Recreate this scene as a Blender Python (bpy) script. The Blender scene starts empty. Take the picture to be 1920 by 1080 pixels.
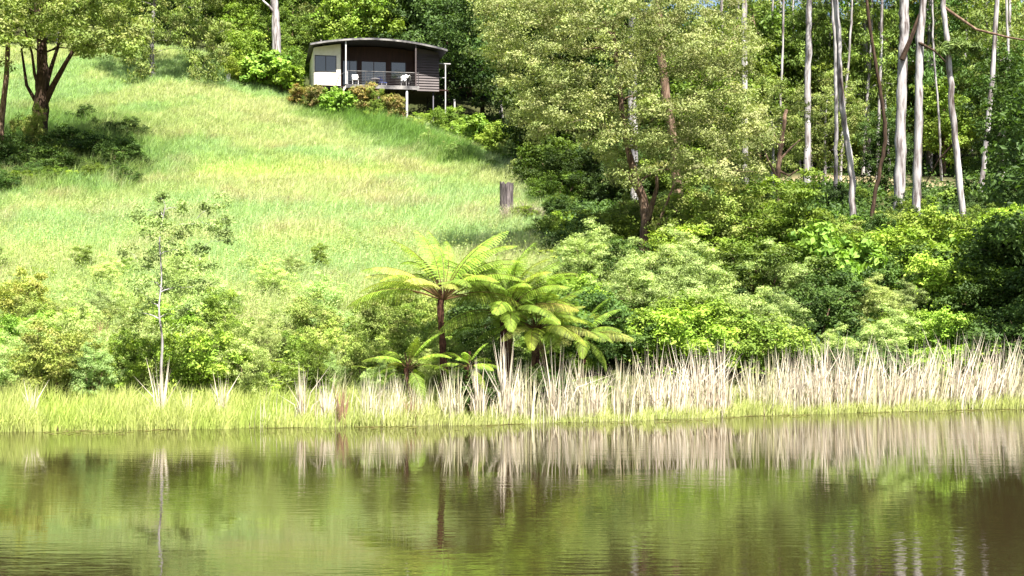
import bpy, math
import numpy as np
from mathutils import Vector, Matrix

# ------------------------------------------------------------------ camera, sky, sun, exposure
F, CAM_H, HOR = 2600.0, 3.0, 583.0          # focal length in photo pixels, eye height over the water, horizon row
SC = bpy.context.scene
COL = SC.collection
cam_d = bpy.data.cameras.new('camera'); cam = bpy.data.objects.new('camera', cam_d); COL.objects.link(cam)
cam.location = (0, 0, CAM_H); cam.rotation_euler = (math.pi/2, 0, 0)
cam_d.sensor_width = 36; cam_d.lens = 36*F/1920; cam_d.shift_y = (HOR-540)/1920
cam_d.clip_start = 0.2; cam_d.clip_end = 3000
SC.camera = cam

SUN_TO = Vector((0.18, -0.46, 0.87)).normalized()
world = bpy.data.worlds.new('World'); SC.world = world; world.use_nodes = True
wn = world.node_tree
sky = wn.nodes.new('ShaderNodeTexSky'); sky.sky_type = 'NISHITA'; sky.sun_disc = False
sky.sun_elevation = math.asin(SUN_TO.z); sky.sun_rotation = math.atan2(SUN_TO.x, SUN_TO.y)
sky.dust_density = 2.0
wn.nodes['Background'].inputs[1].default_value = 0.05
_tc = wn.nodes.new('ShaderNodeTexCoord'); _nz = wn.nodes.new('ShaderNodeTexNoise'); _nz.inputs['Scale'].default_value = 3.2; _nz.inputs['Detail'].default_value = 8
_rp = wn.nodes.new('ShaderNodeMapRange'); _rp.inputs[1].default_value = .54; _rp.inputs[2].default_value = .68
_mx = wn.nodes.new('ShaderNodeMix'); _mx.data_type = 'RGBA'; _mx.inputs[7].default_value = (4.4, 4.6, 5.0, 1)      # fair-weather cloud over the whole sky
wn.links.new(_tc.outputs['Generated'], _nz.inputs[0]); wn.links.new(_nz.outputs[0], _rp.inputs[0]); wn.links.new(_rp.outputs[0], _mx.inputs[0])
wn.links.new(sky.outputs[0], _mx.inputs[6]); wn.links.new(_mx.outputs[2], wn.nodes['Background'].inputs[0])
sl = bpy.data.lights.new('sun', 'SUN'); sun = bpy.data.objects.new('sun', sl); COL.objects.link(sun)
sl.energy = 5.0; sl.angle = math.radians(0.5); sl.color = (1.0, 0.95, 0.86)
sun.rotation_euler = SUN_TO.to_track_quat('Z', 'Y').to_euler()
sun.location = (-30, -20, 60)
SC.view_settings.view_transform = 'Standard'; SC.view_settings.look = 'None'
SC.view_settings.gamma = 1; SC.view_settings.use_curve_mapping = False
SC.view_settings.exposure = 2.05
SC.render.engine = 'CYCLES'
SC.cycles.use_denoising = True
SC.cycles.max_bounces = 5; SC.cycles.diffuse_bounces = 1; SC.cycles.glossy_bounces = 3
SC.cycles.transmission_bounces = 5; SC.cycles.transparent_max_bounces = 8
SC.cycles.sample_clamp_indirect = 4

# ------------------------------------------------------------------ small helpers
def rng_(s): return np.random.default_rng(s)

def _hash(ix, iy, seed):
    n = (ix.astype(np.int64)*374761393 + iy.astype(np.int64)*668265263 + seed*974711) & 0x7fffffff
    n = ((n ^ (n >> 13))*1274126177) & 0x7fffffff
    return ((n ^ (n >> 16)) & 0xffff)/65535.0

def vnoise(x, y, s=1.0, seed=0):
    x = np.asarray(x, float)/s; y = np.asarray(y, float)/s
    ix = np.floor(x); iy = np.floor(y); fx = x-ix; fy = y-iy
    fx = fx*fx*(3-2*fx); fy = fy*fy*(3-2*fy)
    a = _hash(ix, iy, seed); b = _hash(ix+1, iy, seed); c = _hash(ix, iy+1, seed); d = _hash(ix+1, iy+1, seed)
    return (a*(1-fx)+b*fx)*(1-fy)+(c*(1-fx)+d*fx)*fy

def fnoise(x, y, s=1.0, seed=0):
    return (vnoise(x, y, s, seed)*0.55 + vnoise(x, y, s*.47, seed+1)*0.3 + vnoise(x, y, s*.21, seed+2)*0.15)

def sstep(a, b, x):
    t = np.clip((np.asarray(x, float)-a)/(b-a), 0, 1); return t*t*(3-2*t)

def norm(v): return v/np.maximum(np.linalg.norm(v, axis=-1, keepdims=True), 1e-9)

def mk_mesh(name, verts, faces, mat=None, cols=None, smooth=False):
    """faces: one (n,k) int array or a list of such arrays; cols: (nverts,3) linear colour"""
    if isinstance(faces, np.ndarray): faces = [faces]
    faces = [np.asarray(f, np.int32) for f in faces if len(f)]
    verts = np.asarray(verts, np.float32)
    me = bpy.data.meshes.new(name)
    me.vertices.add(len(verts)); me.vertices.foreach_set('co', verts.ravel())
    li = np.concatenate([f.ravel() for f in faces])
    lt = np.concatenate([np.full(len(f), f.shape[1], np.int32) for f in faces])
    ls = np.concatenate([[0], np.cumsum(lt)[:-1]]).astype(np.int32)
    me.loops.add(len(li)); me.loops.foreach_set('vertex_index', li)
    me.polygons.add(len(lt)); me.polygons.foreach_set('loop_start', ls)
    me.polygons.foreach_set('loop_total', lt)
    me.polygons.foreach_set('use_smooth', np.full(len(lt), bool(smooth)))
    if cols is not None:
        at = me.color_attributes.new('Col', 'FLOAT_COLOR', 'POINT')
        c4 = np.ones((len(verts), 4), np.float32); c4[:, :3] = cols
        at.data.foreach_set('color', c4.ravel())
    me.update(calc_edges=True)
    if mat is not None: me.materials.append(mat)
    return me

class MB:
    """collects boxes, tubes and loose faces; build() gives one mesh"""
    def __init__(self): self.v = []; self.q = []; self.t = []; self.c = []; self.n = 0
    def add(self, v, q=None, t=None, c=None):
        v = np.asarray(v, float); self.v.append(v)
        if q is not None and len(q): self.q.append(np.asarray(q)+self.n)
        if t is not None and len(t): self.t.append(np.asarray(t)+self.n)
        self.c.append(np.tile((1, 1, 1), (len(v), 1)) if c is None else np.broadcast_to(np.asarray(c, float), (len(v), 3)))
        self.n += len(v); return self
    def box(self, lo, hi, bev=0.0):
        x0, y0, z0 = lo; x1, y1, z1 = hi
        v = [(x0,y0,z0),(x1,y0,z0),(x1,y1,z0),(x0,y1,z0),(x0,y0,z1),(x1,y0,z1),(x1,y1,z1),(x0,y1,z1)]
        return self.add(v, [(0,3,2,1),(4,5,6,7),(0,1,5,4),(1,2,6,5),(2,3,7,6),(3,0,4,7)])
    def tube(self, pts, rad, sides=6, cap=True, c=None, wob=0.0, seed=0):
        pts = np.asarray(pts, float); n = len(pts); rad = np.broadcast_to(np.asarray(rad, float), (n,))
        d = norm(np.gradient(pts, axis=0)); ref = np.array((0.31, 0.95, 0.05)); ref /= np.linalg.norm(ref)
        if abs(d[0] @ ref) > .9: ref = np.array((1.0, 0, 0))
        u = norm(np.cross(d, ref)); w = np.cross(d, u)
        a = np.linspace(0, 2*math.pi, sides, endpoint=False)
        rr = rad[:, None]*np.ones((1, sides))
        if wob: rr = rr*(1+wob*(rng_(seed).random((n, sides))-.5))
        ring = pts[:, None]+rr[..., None]*(np.cos(a)[None, :, None]*u[:, None]+np.sin(a)[None, :, None]*w[:, None])
        v = ring.reshape(-1, 3); i = np.arange(n-1)[:, None]*sides; j = np.arange(sides)[None]; j2 = (j+1) % sides
        q = np.stack([i+j, i+j2, i+sides+j2, i+sides+j], -1).reshape(-1, 4); t = None
        if cap:
            v = np.vstack([v, pts[-1:]]); k = np.arange(sides); b = (n-1)*sides
            t = np.stack([b+k, b+(k+1) % sides, np.full(sides, n*sides)], -1)
        return self.add(v, q, t, c)
    def mesh(self, name, mat, smooth=False):
        return mk_mesh(name, np.vstack(self.v), ([np.vstack(self.q)] if self.q else [])+([np.vstack(self.t)] if self.t else []),
                       mat, np.vstack(self.c), smooth)

def link(name, me, parent=None, loc=None):
    o = bpy.data.objects.new(name, me); COL.objects.link(o)
    if parent is not None: o.parent = parent
    if loc is not None: o.location = loc
    return o
def tag(o, label=None, cat=None, group=None, kind=None):
    if label: o['label'] = label
    if cat: o['category'] = cat
    if group: o['group'] = group
    if kind: o['kind'] = kind
    return o
def thing(name, label, cat, loc=(0,0,0), rotz=0.0, group=None, scale=None):
    o = bpy.data.objects.new(name, None); COL.objects.link(o); o.empty_display_size = .3
    o.location = loc; o.rotation_euler = (0, 0, rotz)
    if scale is not None: o.scale = (scale,)*3 if np.isscalar(scale) else scale
    return tag(o, label, cat, group)
AUTO = []
LM = [('forked olive tree', 1205, 56), ('charred stump', 950, 70), ('tall tree fern', 828, 38.6), ('bushy tree fern', 940, 39.2), ('snaking pale gum', 1603, 64), ('stout forked gum', 1684, 72), ('leaning tufted gum', 1811, 60),
      ('half-dead tree', 1466, 70), ('thin clearing gum', 1836, 78), ('pale sapling', 302, 37.6), ('silvery wattle bush', 1180, 46.5), ('tall feathery shrub', 1490, 54), ('timber cabin', 700, 111), ('dark meadow tree', 68, 84),
      ('side-branched gum', 518, 114), ('broad grey gum', 1272, 66), ('straight grey gum', 1513, 85), ('brown reed clump', 640, 36.2), ('yellowing tree fern', 1000, 39.9), ('glowing lime bush', 1300, 45), ('drooping tree', 285, 110), ('white tree guard', 428, 112), ('straight pale gum', 1717, 68), ('reddish deck shrub', 688, 103.6), ('grey fence post', 848, 103), ('dark meadow creeper', 60, 83)]
ORD = ['']+[w+' ' for w in 'second third fourth fifth sixth seventh eighth ninth tenth eleventh twelfth thirteenth fourteenth fifteenth sixteenth seventeenth eighteenth nineteenth twentieth twenty-first twenty-second twenty-third twenty-fourth twenty-fifth twenty-sixth'.split()]
def auto_labels():
    sets = {}
    for o, noun in AUTO:
        x, y = o.location.x, o.location.y
        d, nm, lx, ly = min(((math.hypot(x-(p-960)/2600*D, y-D), n, (p-960)/2600*D, D) for n, p, D in LM))
        rel = ('uphill of' if y > ly else 'on the pond side of') if abs(y-ly) > abs(x-lx) else ('left of' if x < lx else 'right of')
        sets.setdefault((noun, nm, rel), []).append((d, o))
    for (noun, nm, rel), L in sets.items():
        L.sort(key=lambda a: a[0])
        for i, (d, o) in enumerate(L):
            o['label'] = '%s %s the %s' % (noun, rel, nm) if len(L) == 1 else '%s, %sclosest %s the %s' % (noun, ORD[min(i, 25)], rel, nm)
def place(parts, name, label, cat, loc, rotz=0.0, scale=1.0, group=None, tint=None):
    """a thing with its own parts; alike things share the mesh data"""
    t = thing(name, label, cat, loc, rotz, group, scale)
    for pn, me in parts:
        o = link(pn, me, t)
        if tint is not None and pn in ('crown', 'frond', 'leaf'): o.color = (*tint, 1)
    return t

# ------------------------------------------------------------------ materials
def mat_new(name):
    m = bpy.data.materials.new(name); m.use_nodes = True
    nt = m.node_tree; return m, nt, nt.nodes['Principled BSDF'], nt.nodes['Material Output']

def mat_leaf(name, transl=0.35, rough=0.5, spec=0.35, tmul=(1.15, 1.25, .55)):
    m, nt, p, out = mat_new(name)
    at = nt.nodes.new('ShaderNodeAttribute'); at.attribute_name = 'Col'
    oi = nt.nodes.new('ShaderNodeObjectInfo')
    mx = nt.nodes.new('ShaderNodeMix'); mx.data_type = 'RGBA'; mx.blend_type = 'MULTIPLY'; mx.inputs[0].default_value = 1
    nt.links.new(at.outputs['Color'], mx.inputs[6]); nt.links.new(oi.outputs['Color'], mx.inputs[7])
    nt.links.new(mx.outputs[2], p.inputs['Base Color'])
    p.inputs['Roughness'].default_value = rough; p.inputs['Specular IOR Level'].default_value = spec
    tr = nt.nodes.new('ShaderNodeBsdfTranslucent')
    m2 = nt.nodes.new('ShaderNodeMix'); m2.data_type = 'RGBA'; m2.blend_type = 'MULTIPLY'; m2.inputs[0].default_value = 1
    m2.inputs[7].default_value = (*tmul, 1)
    nt.links.new(mx.outputs[2], m2.inputs[6]); nt.links.new(m2.outputs[2], tr.inputs['Color'])
    ms = nt.nodes.new('ShaderNodeMixShader'); ms.inputs[0].default_value = transl
    nt.links.new(p.outputs[0], ms.inputs[1]); nt.links.new(tr.outputs[0], ms.inputs[2]); nt.links.new(ms.outputs[0], out.inputs[0])
    return m

def mat_noise(name, ramp, scale=(6, 6, 1.2), nscale=1.0, detail=6, rough=.8, bump=.3, spec=.25, dist=.03, attr=False, coord='Object'):
    m, nt, p, out = mat_new(name)
    tc = nt.nodes.new('ShaderNodeTexCoord'); mp = nt.nodes.new('ShaderNodeMapping'); mp.inputs['Scale'].default_value = scale
    nz = nt.nodes.new('ShaderNodeTexNoise'); nz.inputs['Scale'].default_value = nscale; nz.inputs['Detail'].default_value = detail
    nz.inputs['Roughness'].default_value = .62
    rp = nt.nodes.new('ShaderNodeValToRGB'); el = rp.color_ramp.elements
    while len(el) < len(ramp): el.new(.5)
    for e, (pos, c) in zip(el, ramp): e.position = pos; e.color = (*c, 1)
    nt.links.new(tc.outputs[coord], mp.inputs[0]); nt.links.new(mp.outputs[0], nz.inputs[0]); nt.links.new(nz.outputs[0], rp.inputs[0])
    src = rp.outputs[0]
    if attr:
        at = nt.nodes.new('ShaderNodeAttribute'); at.attribute_name = 'Col'
        mx = nt.nodes.new('ShaderNodeMix'); mx.data_type = 'RGBA'; mx.blend_type = 'MULTIPLY'; mx.inputs[0].default_value = 1
        nt.links.new(src, mx.inputs[6]); nt.links.new(at.outputs['Color'], mx.inputs[7]); src = mx.outputs[2]
    nt.links.new(src, p.inputs['Base Color'])
    p.inputs['Roughness'].default_value = rough; p.inputs['Specular IOR Level'].default_value = spec
    if bump:
        b = nt.nodes.new('ShaderNodeBump'); b.inputs['Strength'].default_value = bump; b.inputs['Distance'].default_value = dist
        nt.links.new(nz.outputs[0], b.inputs['Height']); nt.links.new(b.outputs[0], p.inputs['Normal'])
    return m

LEAF = mat_leaf('leaf_gloss', .30, .55, .22)
LEAF_SOFT = mat_leaf('leaf_soft', .32, .6, .25)
GRASS = mat_leaf('grass_blade', .45, .6, .2, (1.05, 1.15, .7))
REED = mat_leaf('dry_reed', .25, .7, .2, (1, .95, .85))
BARK_DARK = mat_noise('bark_dark', [(.25, (.012, .008, .006)), (.55, (.05, .032, .022)), (.8, (.13, .09, .06))], (9, 9, 2.2), 1, 7, .9, .8, .1)
BARK_MID = mat_noise('bark_brown', [(.25, (.03, .018, .012)), (.5, (.12, .075, .05)), (.75, (.30, .22, .16))], (9, 9, 2.0), 1, 7, .9, .7, .2)
BARK_GUM = mat_noise('bark_gum', [(.33, (.045, .03, .026)), (.42, (.14, .118, .115)), (.50, (.27, .25, .25)), (.60, (.37, .35, .35)), (.75, (.50, .475, .46))], (5.5, 5.5, .7), 1, 10, .85, .6, .2)
BARK_RED = mat_noise('bark_fern', [(.3, (.012, .006, .004)), (.6, (.06, .028, .018)), (.85, (.14, .07, .045))], (14, 14, 9), 1.5, 5, .95, 1, .1)
STUMP = mat_noise('stump_wood', [(.3, (.02, .016, .017)), (.5, (.09, .075, .078)), (.75, (.26, .22, .21))], (16, 16, 1.6), 1, 7, .9, 1, .15)
GROUND = mat_noise('ground', [(.3, (.62, .62, .6)), (.6, (1, 1, 1)), (.8, (1.25, 1.2, 1.15))], (.9, .9, .9), 1.4, 9, .95, .5, .1, .15, attr=True)

# ------------------------------------------------------------------ the lie of the land
KD = np.array([50, 60, 70, 80, 90, 100, 110, 120, 150, 220, 400.])
COLS = {   # photo column -> row where the ground lies at each distance KD
    -500: [575, 468, 388, 330, 262, 200, 148, 100, 0, -150, -220],
    300:  [575, 468, 388, 330, 262, 200, 148, 100, 0, -150, -220],
    700:  [570, 475, 398, 343, 293, 248, 206, 166, 60, -60, -120],
    950:  [552, 462, 395, 350, 310, 276, 243, 212, 120, 20, -40],
    1250: [548, 475, 420, 380, 346, 314, 284, 256, 180, 100, 50],
    1600: [592, 487, 420, 379, 350, 324, 300, 276, 210, 140, 90],
    1900: [600, 487, 420, 380, 350, 326, 304, 282, 220, 150, 100],
    2600: [600, 490, 425, 385, 352, 328, 306, 285, 225, 160, 110]}
CPX = np.array(sorted(COLS)); CZ = np.array([CAM_H+(HOR-np.array(COLS[k]))/F*KD for k in sorted(COLS)])
SHORE_PX = np.array([-3000, -400, 0, 600, 900, 1200, 1500, 1920, 2400, 5000.])
SHORE_D = np.array([22, 33.5, 34.7, 35.9, 36.6, 38.2, 40.4, 42.8, 44.5, 46.])
def shore(px): return np.interp(px, SHORE_PX, SHORE_D)
HX, HY, HFLOOR, HYAW = -15.28, 107.0, 20.45, math.radians(11)

def terrain(X, Y):
    X = np.asarray(X, float); Y = np.asarray(Y, float)
    Yc = np.maximum(Y, 20.0); px = 960+F*X/Yc
    pc = np.clip(px, -3000, 5000); sd = shore(pc)+0.5*(vnoise(X, Y*0, 2.3, 5)-.5)
    pz = np.clip(px, CPX[0], CPX[-1])
    j = np.clip(np.searchsorted(CPX, pz)-1, 0, len(CPX)-2)
    f = (pz-CPX[j])/(CPX[j+1]-CPX[j]); f = f*f*(3-2*f)*.5+f*.5
    zz = np.zeros(px.shape)
    knots_d = np.stack([sd-3, sd, sd+1.5, sd+5.0]+[np.full(px.shape, k) for k in KD], -1)
    kz = CZ[j]*(1-f)[..., None]+CZ[j+1]*f[..., None]
    knots_z = np.concatenate([np.broadcast_to(np.array([-1.3, -.03, .22, 1.0]), px.shape+(4,)), kz], -1)
    for k in range(knots_d.shape[-1]-1):
        d0, d1 = knots_d[..., k], knots_d[..., k+1]; t = np.clip((Y-d0)/np.maximum(d1-d0, .1), 0, 1)
        if k == 0: zz = knots_z[..., 0]+0
        zz = zz+(knots_z[..., k+1]-knots_z[..., k])*t
    amp = sstep(0, 12, Y-sd)
    zz = zz+amp*(.9*(fnoise(X, Y, 9, 11)-.5)+.35*(fnoise(X, Y, 2.5, 12)-.5))
    # level bench cut for the cabin
    c, s = math.cos(HYAW), math.sin(HYAW); lx = (X-HX)*c+(Y-HY)*s; ly = -(X-HX)*s+(Y-HY)*c
    w = sstep(-2, .5, lx)*sstep(12.5, 10, lx)*sstep(-2.5, .5, ly)*sstep(12, 9.5, ly)
    zz = zz*(1-w)+np.minimum(zz, 18.6-.12*lx)*w
    near = sstep(6, 0, Y); zz = zz*(1-near)+1.2*near
    return zz
def gz(x, y): return float(terrain(np.array([x]), np.array([y]))[0])
def at(px, D, dz=0.0):
    x = (px-960)/F*D; return (x, D, gz(x, D)+dz)
def wpt(px, py, D): return np.array(((px-960)/F*D, D, CAM_H+(HOR-py)/F*D))
def pxd(X, Y): return 960+F*X/np.maximum(Y, 1)

def meadow_mask(px, D):
    right = np.interp(D, [36, 50, 60, 75, 84, 92, 100, 108, 125], [980, 1040, 1060, 1010, 975, 945, 880, 760, 560])
    top = np.interp(px, [0, 200, 420, 470, 560, 640, 900], [124, 122, 120, 116, 111, 106, 104])
    return sstep(0, 1, (right-px)/25+.5)*sstep(0, 1, (top-D)/3+.5)

def axis(segs):
    out = [segs[0][0]]
    for a, b, st in segs: n = max(1, int(round((b-a)/st))); out += list(np.linspace(a, b, n+1)[1:])
    return np.array(out)
gx = axis([(-900, -200, 60), (-200, -60, 8), (-60, -34, 1.2), (-34, 46, .55), (46, 90, 2), (90, 240, 10), (240, 900, 60)])
gy = axis([(-300, -30, 30), (-30, 30, 3), (30, 72, .5), (72, 130, .8), (130, 180, 3), (180, 420, 12), (420, 900, 60)])
GX, GY = np.meshgrid(gx, gy); GZ = terrain(GX, GY)
nx, ny = len(gx), len(gy)
gv = np.stack([GX, GY, GZ], -1).reshape(-1, 3)
gi = (np.arange(ny-1)[:, None]*nx+np.arange(nx-1)[None]).ravel()
gq = np.stack([gi, gi+1, gi+nx+1, gi+nx], -1)
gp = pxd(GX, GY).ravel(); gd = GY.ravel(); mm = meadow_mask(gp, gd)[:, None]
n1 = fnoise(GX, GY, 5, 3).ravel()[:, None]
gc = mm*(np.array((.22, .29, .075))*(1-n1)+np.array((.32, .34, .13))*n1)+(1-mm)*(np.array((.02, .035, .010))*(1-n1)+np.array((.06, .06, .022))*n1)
# pale dirt track between the gum trunks, and the worn track by the stump
trk = np.exp(-((gd-(92+2.5*np.sin(gp*.013)))/3.2)**2)*sstep(1360, 1440, gp)*sstep(1600, 1300+1200*0+1700, gp*0+1400)
trk = np.exp(-((gd-(92+2.0*np.sin(gp*.013)))/3.4)**2)*sstep(1360, 1440, gp)*sstep(.3, .6, n1.ravel()+.18)
gc = gc*(1-trk[:, None])+np.array((.36, .29, .17))*trk[:, None]
tr2 = np.exp(-((gd-(88+(gp-900)*.035))/2.0)**2)*sstep(850, 880, gp)*sstep(985, 950, gp)
gc = gc*(1-tr2[:, None])+np.array((.28, .25, .12))*tr2[:, None]
mud = sstep(1.2, .2, gd-shore(np.clip(gp, -3000, 5000)))[:, None]
gc = gc*(1-mud)+np.array((.075, .055, .03))*mud
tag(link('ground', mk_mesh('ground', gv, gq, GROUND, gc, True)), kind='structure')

# ------------------------------------------------------------------ water
def mat_water():
    m, nt, p, out = mat_new('pond_water')
    p.inputs['Base Color'].default_value = (.020, .014, .006, 1); p.inputs['Roughness'].default_value = .02
    p.inputs['IOR'].default_value = 1.9; p.inputs['Specular IOR Level'].default_value = 1.0
    geo = nt.nodes.new('ShaderNodeNewGeometry')
    def nz(scale, sx, sy, det):
        mp = nt.nodes.new('ShaderNodeMapping'); mp.inputs['Scale'].default_value = (sx, sy, 1)
        n = nt.nodes.new('ShaderNodeTexNoise'); n.inputs['Scale'].default_value = scale; n.inputs['Detail'].default_value = det
        nt.links.new(geo.outputs['Position'], mp.inputs[0]); nt.links.new(mp.outputs[0], n.inputs[0]); return n
    a = nz(1.0, 1.9, 6.5, 3); b = nz(1.0, .35, .9, 2); c = nz(1.0, .06, .16, 3)
    rp = nt.nodes.new('ShaderNodeMapRange'); rp.inputs[1].default_value = .42; rp.inputs[2].default_value = .66
    rp.inputs[3].default_value = .12; rp.inputs[4].default_value = 1.0
    nt.links.new(c.outputs[0], rp.inputs[0])
    mu = nt.nodes.new('ShaderNodeMath'); mu.operation = 'MULTIPLY'
    nt.links.new(a.outputs[0], mu.inputs[0]); nt.links.new(rp.outputs[0], mu.inputs[1])
    ad = nt.nodes.new('ShaderNodeMath'); ad.operation = 'MULTIPLY_ADD'; ad.inputs[1].default_value = .35
    nt.links.new(b.outputs[0], ad.inputs[0]); nt.links.new(mu.outputs[0], ad.inputs[2])
    bp = nt.nodes.new('ShaderNodeBump'); bp.inputs['Strength'].default_value = 1; bp.inputs['Distance'].default_value = .0070
    nt.links.new(ad.outputs[0], bp.inputs['Height']); nt.links.new(bp.outputs[0], p.inputs['Normal'])
    return m
wv = np.array([(-900, -300, 0), (900, -300, 0), (900, 60, 0), (-900, 60, 0)], float)
tag(link('pond_water', mk_mesh('pond_water', wv, np.array([[0, 1, 2, 3]]), mat_water())), kind='structure')

# ------------------------------------------------------------------ leaves, crowns, trunks
def leaf_quads(pos, nrm, ln, wd, r, droop=0.0):
    """pos,nrm (n,3); one folded diamond per leaf"""
    n = len(pos); nrm = norm(nrm)
    t = norm(np.cross(nrm, norm(r.normal(size=(n, 3)))))
    if droop: t = norm(t+np.array((0, 0, -droop))); 
    b = norm(np.cross(nrm, t)); ln = np.broadcast_to(ln, (n,))[:, None]; wd = np.broadcast_to(wd, (n,))[:, None]
    nr = np.cross(t, b)
    v = np.stack([pos-t*ln*.5, pos+b*wd*.5-t*ln*.06+nr*wd*.12, pos+t*ln*.5, pos-b*wd*.5-t*ln*.06+nr*wd*.12], 1)
    return v.reshape(-1, 3), np.arange(4*n).reshape(-1, 4)

def crown_mesh(name, clumps, per, ln, wd, cols, r, mat=LEAF, droop=0.0, flat=.75, spread=.8, clump_var=.5):
    """clumps (k,4): centre and radius; cols: list of base colours"""
    clumps = np.asarray(clumps, float); k = len(clumps); idx = np.repeat(np.arange(k), per); n = len(idx)
    d = norm(r.normal(size=(n, 3))); d[:, 2] = np.where(r.random(n) < .7, np.abs(d[:, 2]), d[:, 2])
    rad = r.random(n)**.45*clumps[idx, 3]*(1+.25*r.normal(size=n))
    # each clump is itself a few smaller tufts
    tuft = norm(r.normal(size=(k, 7, 3))); ti = r.integers(0, 7, n)
    pos = clumps[idx, :3]+(d*rad[:, None]*.55+tuft[idx, ti]*clumps[idx, 3][:, None]*.62)*np.array((1, 1, flat))
    nr = norm(d*.5+tuft[idx, ti]*.4+np.array((-.12, -.1, .45))+r.normal(size=(n, 3))*spread*.6)
    s = (.65+.7*r.random(n))
    v, q = leaf_quads(pos, nr, ln*s, wd*s, r, droop)
    cols = np.asarray(cols, float); w = r.dirichlet(np.full(len(cols), .6), size=(k, 7))[idx, ti]
    c = (w @ cols)*(1+clump_var*(r.random((k, 1))[idx]-.5))*(.86+.28*r.random((n, 1)))
    return mk_mesh(name, v, q, mat, np.repeat(c, 4, 0))

def limb_paths(trunk, r0, r1, targets, r, sag=.12):
    """grow limbs from the trunk to each clump centre; returns list of (path, radii)"""
    trunk = np.asarray(trunk, float); m = len(trunk)
    # densify
    tt = np.linspace(0, m-1, (m-1)*6+1); tr = np.stack([np.interp(tt, np.arange(m), trunk[:, i]) for i in range(3)], 1)
    rr = np.linspace(r0, r1, len(tr)); nodes = list(tr[len(tr)//4:]); nr = list(rr[len(tr)//4:]); out = []
    targets = np.asarray(targets)[:, :3]; axis_d = np.min(np.linalg.norm(targets[:, None]-tr[None], axis=2), 1)
    for i in np.argsort(axis_d):
        p = targets[i]; N = np.array(nodes); dv = p-N; dist = np.linalg.norm(dv, axis=1)
        cost = dist+np.maximum(0, -dv[:, 2]+.15*dist)*1.6+.5*np.maximum(0, .05-np.array(nr))*4
        j = int(np.argmin(cost)); a = N[j]; L = dist[j]; ra = min(nr[j]*.72, .012+.022*L+.01*r.random())
        s = np.linspace(0, 1, 5)[:, None]; path = a+(p-a)*s
        path = path+np.array((0, 0, 1))*sag*L*np.sin(s*math.pi)+r.normal(size=(5, 3))*.035*L*np.sin(s*math.pi)
        rad = np.linspace(ra, max(.006, ra*.35), 5); out.append((path, rad))
        nodes += list(path[1:]); nr += list(rad[1:])
    return out

def tree_parts(name, trunk, r0, r1, clumps, crown_kw, r, bark, bark2=None, sides=9, twigs=True, sub=5):
    trunk = np.asarray(trunk, float); m = len(trunk)
    tt = np.linspace(0, m-1, (m-1)*sub+1)
    P = np.stack([np.interp(tt, np.arange(m), trunk[:, i]) for i in range(3)], 1)
    for _ in range(2): P[1:-1] = .25*P[:-2]+.5*P[1:-1]+.25*P[2:]
    rad = np.linspace(r0, r1, len(P)); rad[0] *= 1.35; rad[1] *= 1.12
    parts = [('trunk', MB().tube(P, rad, sides, wob=.22, seed=int(r.integers(1e6))).mesh(name+'_trunk', bark, True))]
    if twigs and len(clumps):
        b = MB()
        for path, rd in limb_paths(P, r0, r1, clumps, r): b.tube(path, rd, 5, wob=.2, seed=int(r.integers(1e6)))
        parts.append(('branches', b.mesh(name+'_branches', bark2 or bark, True)))
    parts.append(('crown', crown_mesh(name+'_crown', clumps, r=r, **crown_kw)))
    return parts

def in_poly(p, poly):
    x, y = p[:, 0], p[:, 1]; inside = np.zeros(len(p), bool); n = len(poly)
    for i in range(n):
        x1, y1 = poly[i]; x2, y2 = poly[(i+1) % n]
        c = ((y1 > y) != (y2 > y)) & (x < (x2-x1)*(y-y1)/(y2-y1+1e-9)+x1); inside ^= c
    return inside
def spaced(cands, gap, nmax):
    out = []
    for c in cands:
        if all(np.sum((c-o)**2) > gap*gap for o in out):
            out.append(c)
            if len(out) >= nmax: break
    return np.array(out)
def poly_clumps(poly, D, base, depth, n, rad, r, gap=.75):
    """clump centres inside an outline seen in the photograph, spread through the crown's depth"""
    poly = np.array(poly, float); lo, hi = poly.min(0), poly.max(0)
    p = lo+(hi-lo)*r.random((n*14, 2)); p = p[in_poly(p, poly)]
    w = depth*np.sqrt(np.clip(1-((p[:, 0]-(lo[0]+hi[0])/2)/((hi[0]-lo[0])*.62))**2, .08, 1))
    y = D+(r.random(len(p))*2-1)*w if depth > 0 else D+.55*depth+(r.random(len(p))*2-1)*np.abs(w)
    P = np.stack([(p[:, 0]-960)/F*y, y, CAM_H+(HOR-p[:, 1])/F*y], 1)-np.asarray(base)
    P = spaced(P, gap, n)
    return np.concatenate([P, rad*(.75+.5*r.random((len(P), 1)))], 1)
def blob_clumps(rx, rz, cz, n, rad, r, gap=.7, shell=.35, lean=(0, 0)):
    d = norm(r.normal(size=(n*12, 3))); u = shell+(1-shell)*r.random(n*12)**.6
    lobes = 1+.28*np.sin(d[:, 0]*5+d[:, 2]*4+r.random()*6)+.2*(r.random(n*12)-.5)
    P = d*(u*lobes)[:, None]*np.array((rx, rx, rz))+np.array((lean[0], lean[1], cz))
    P = P[P[:, 2] > rad*.5]
    P = spaced(P, gap, n)
    return np.concatenate([P, rad*(.7+.6*r.random((len(P), 1)))], 1)

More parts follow.
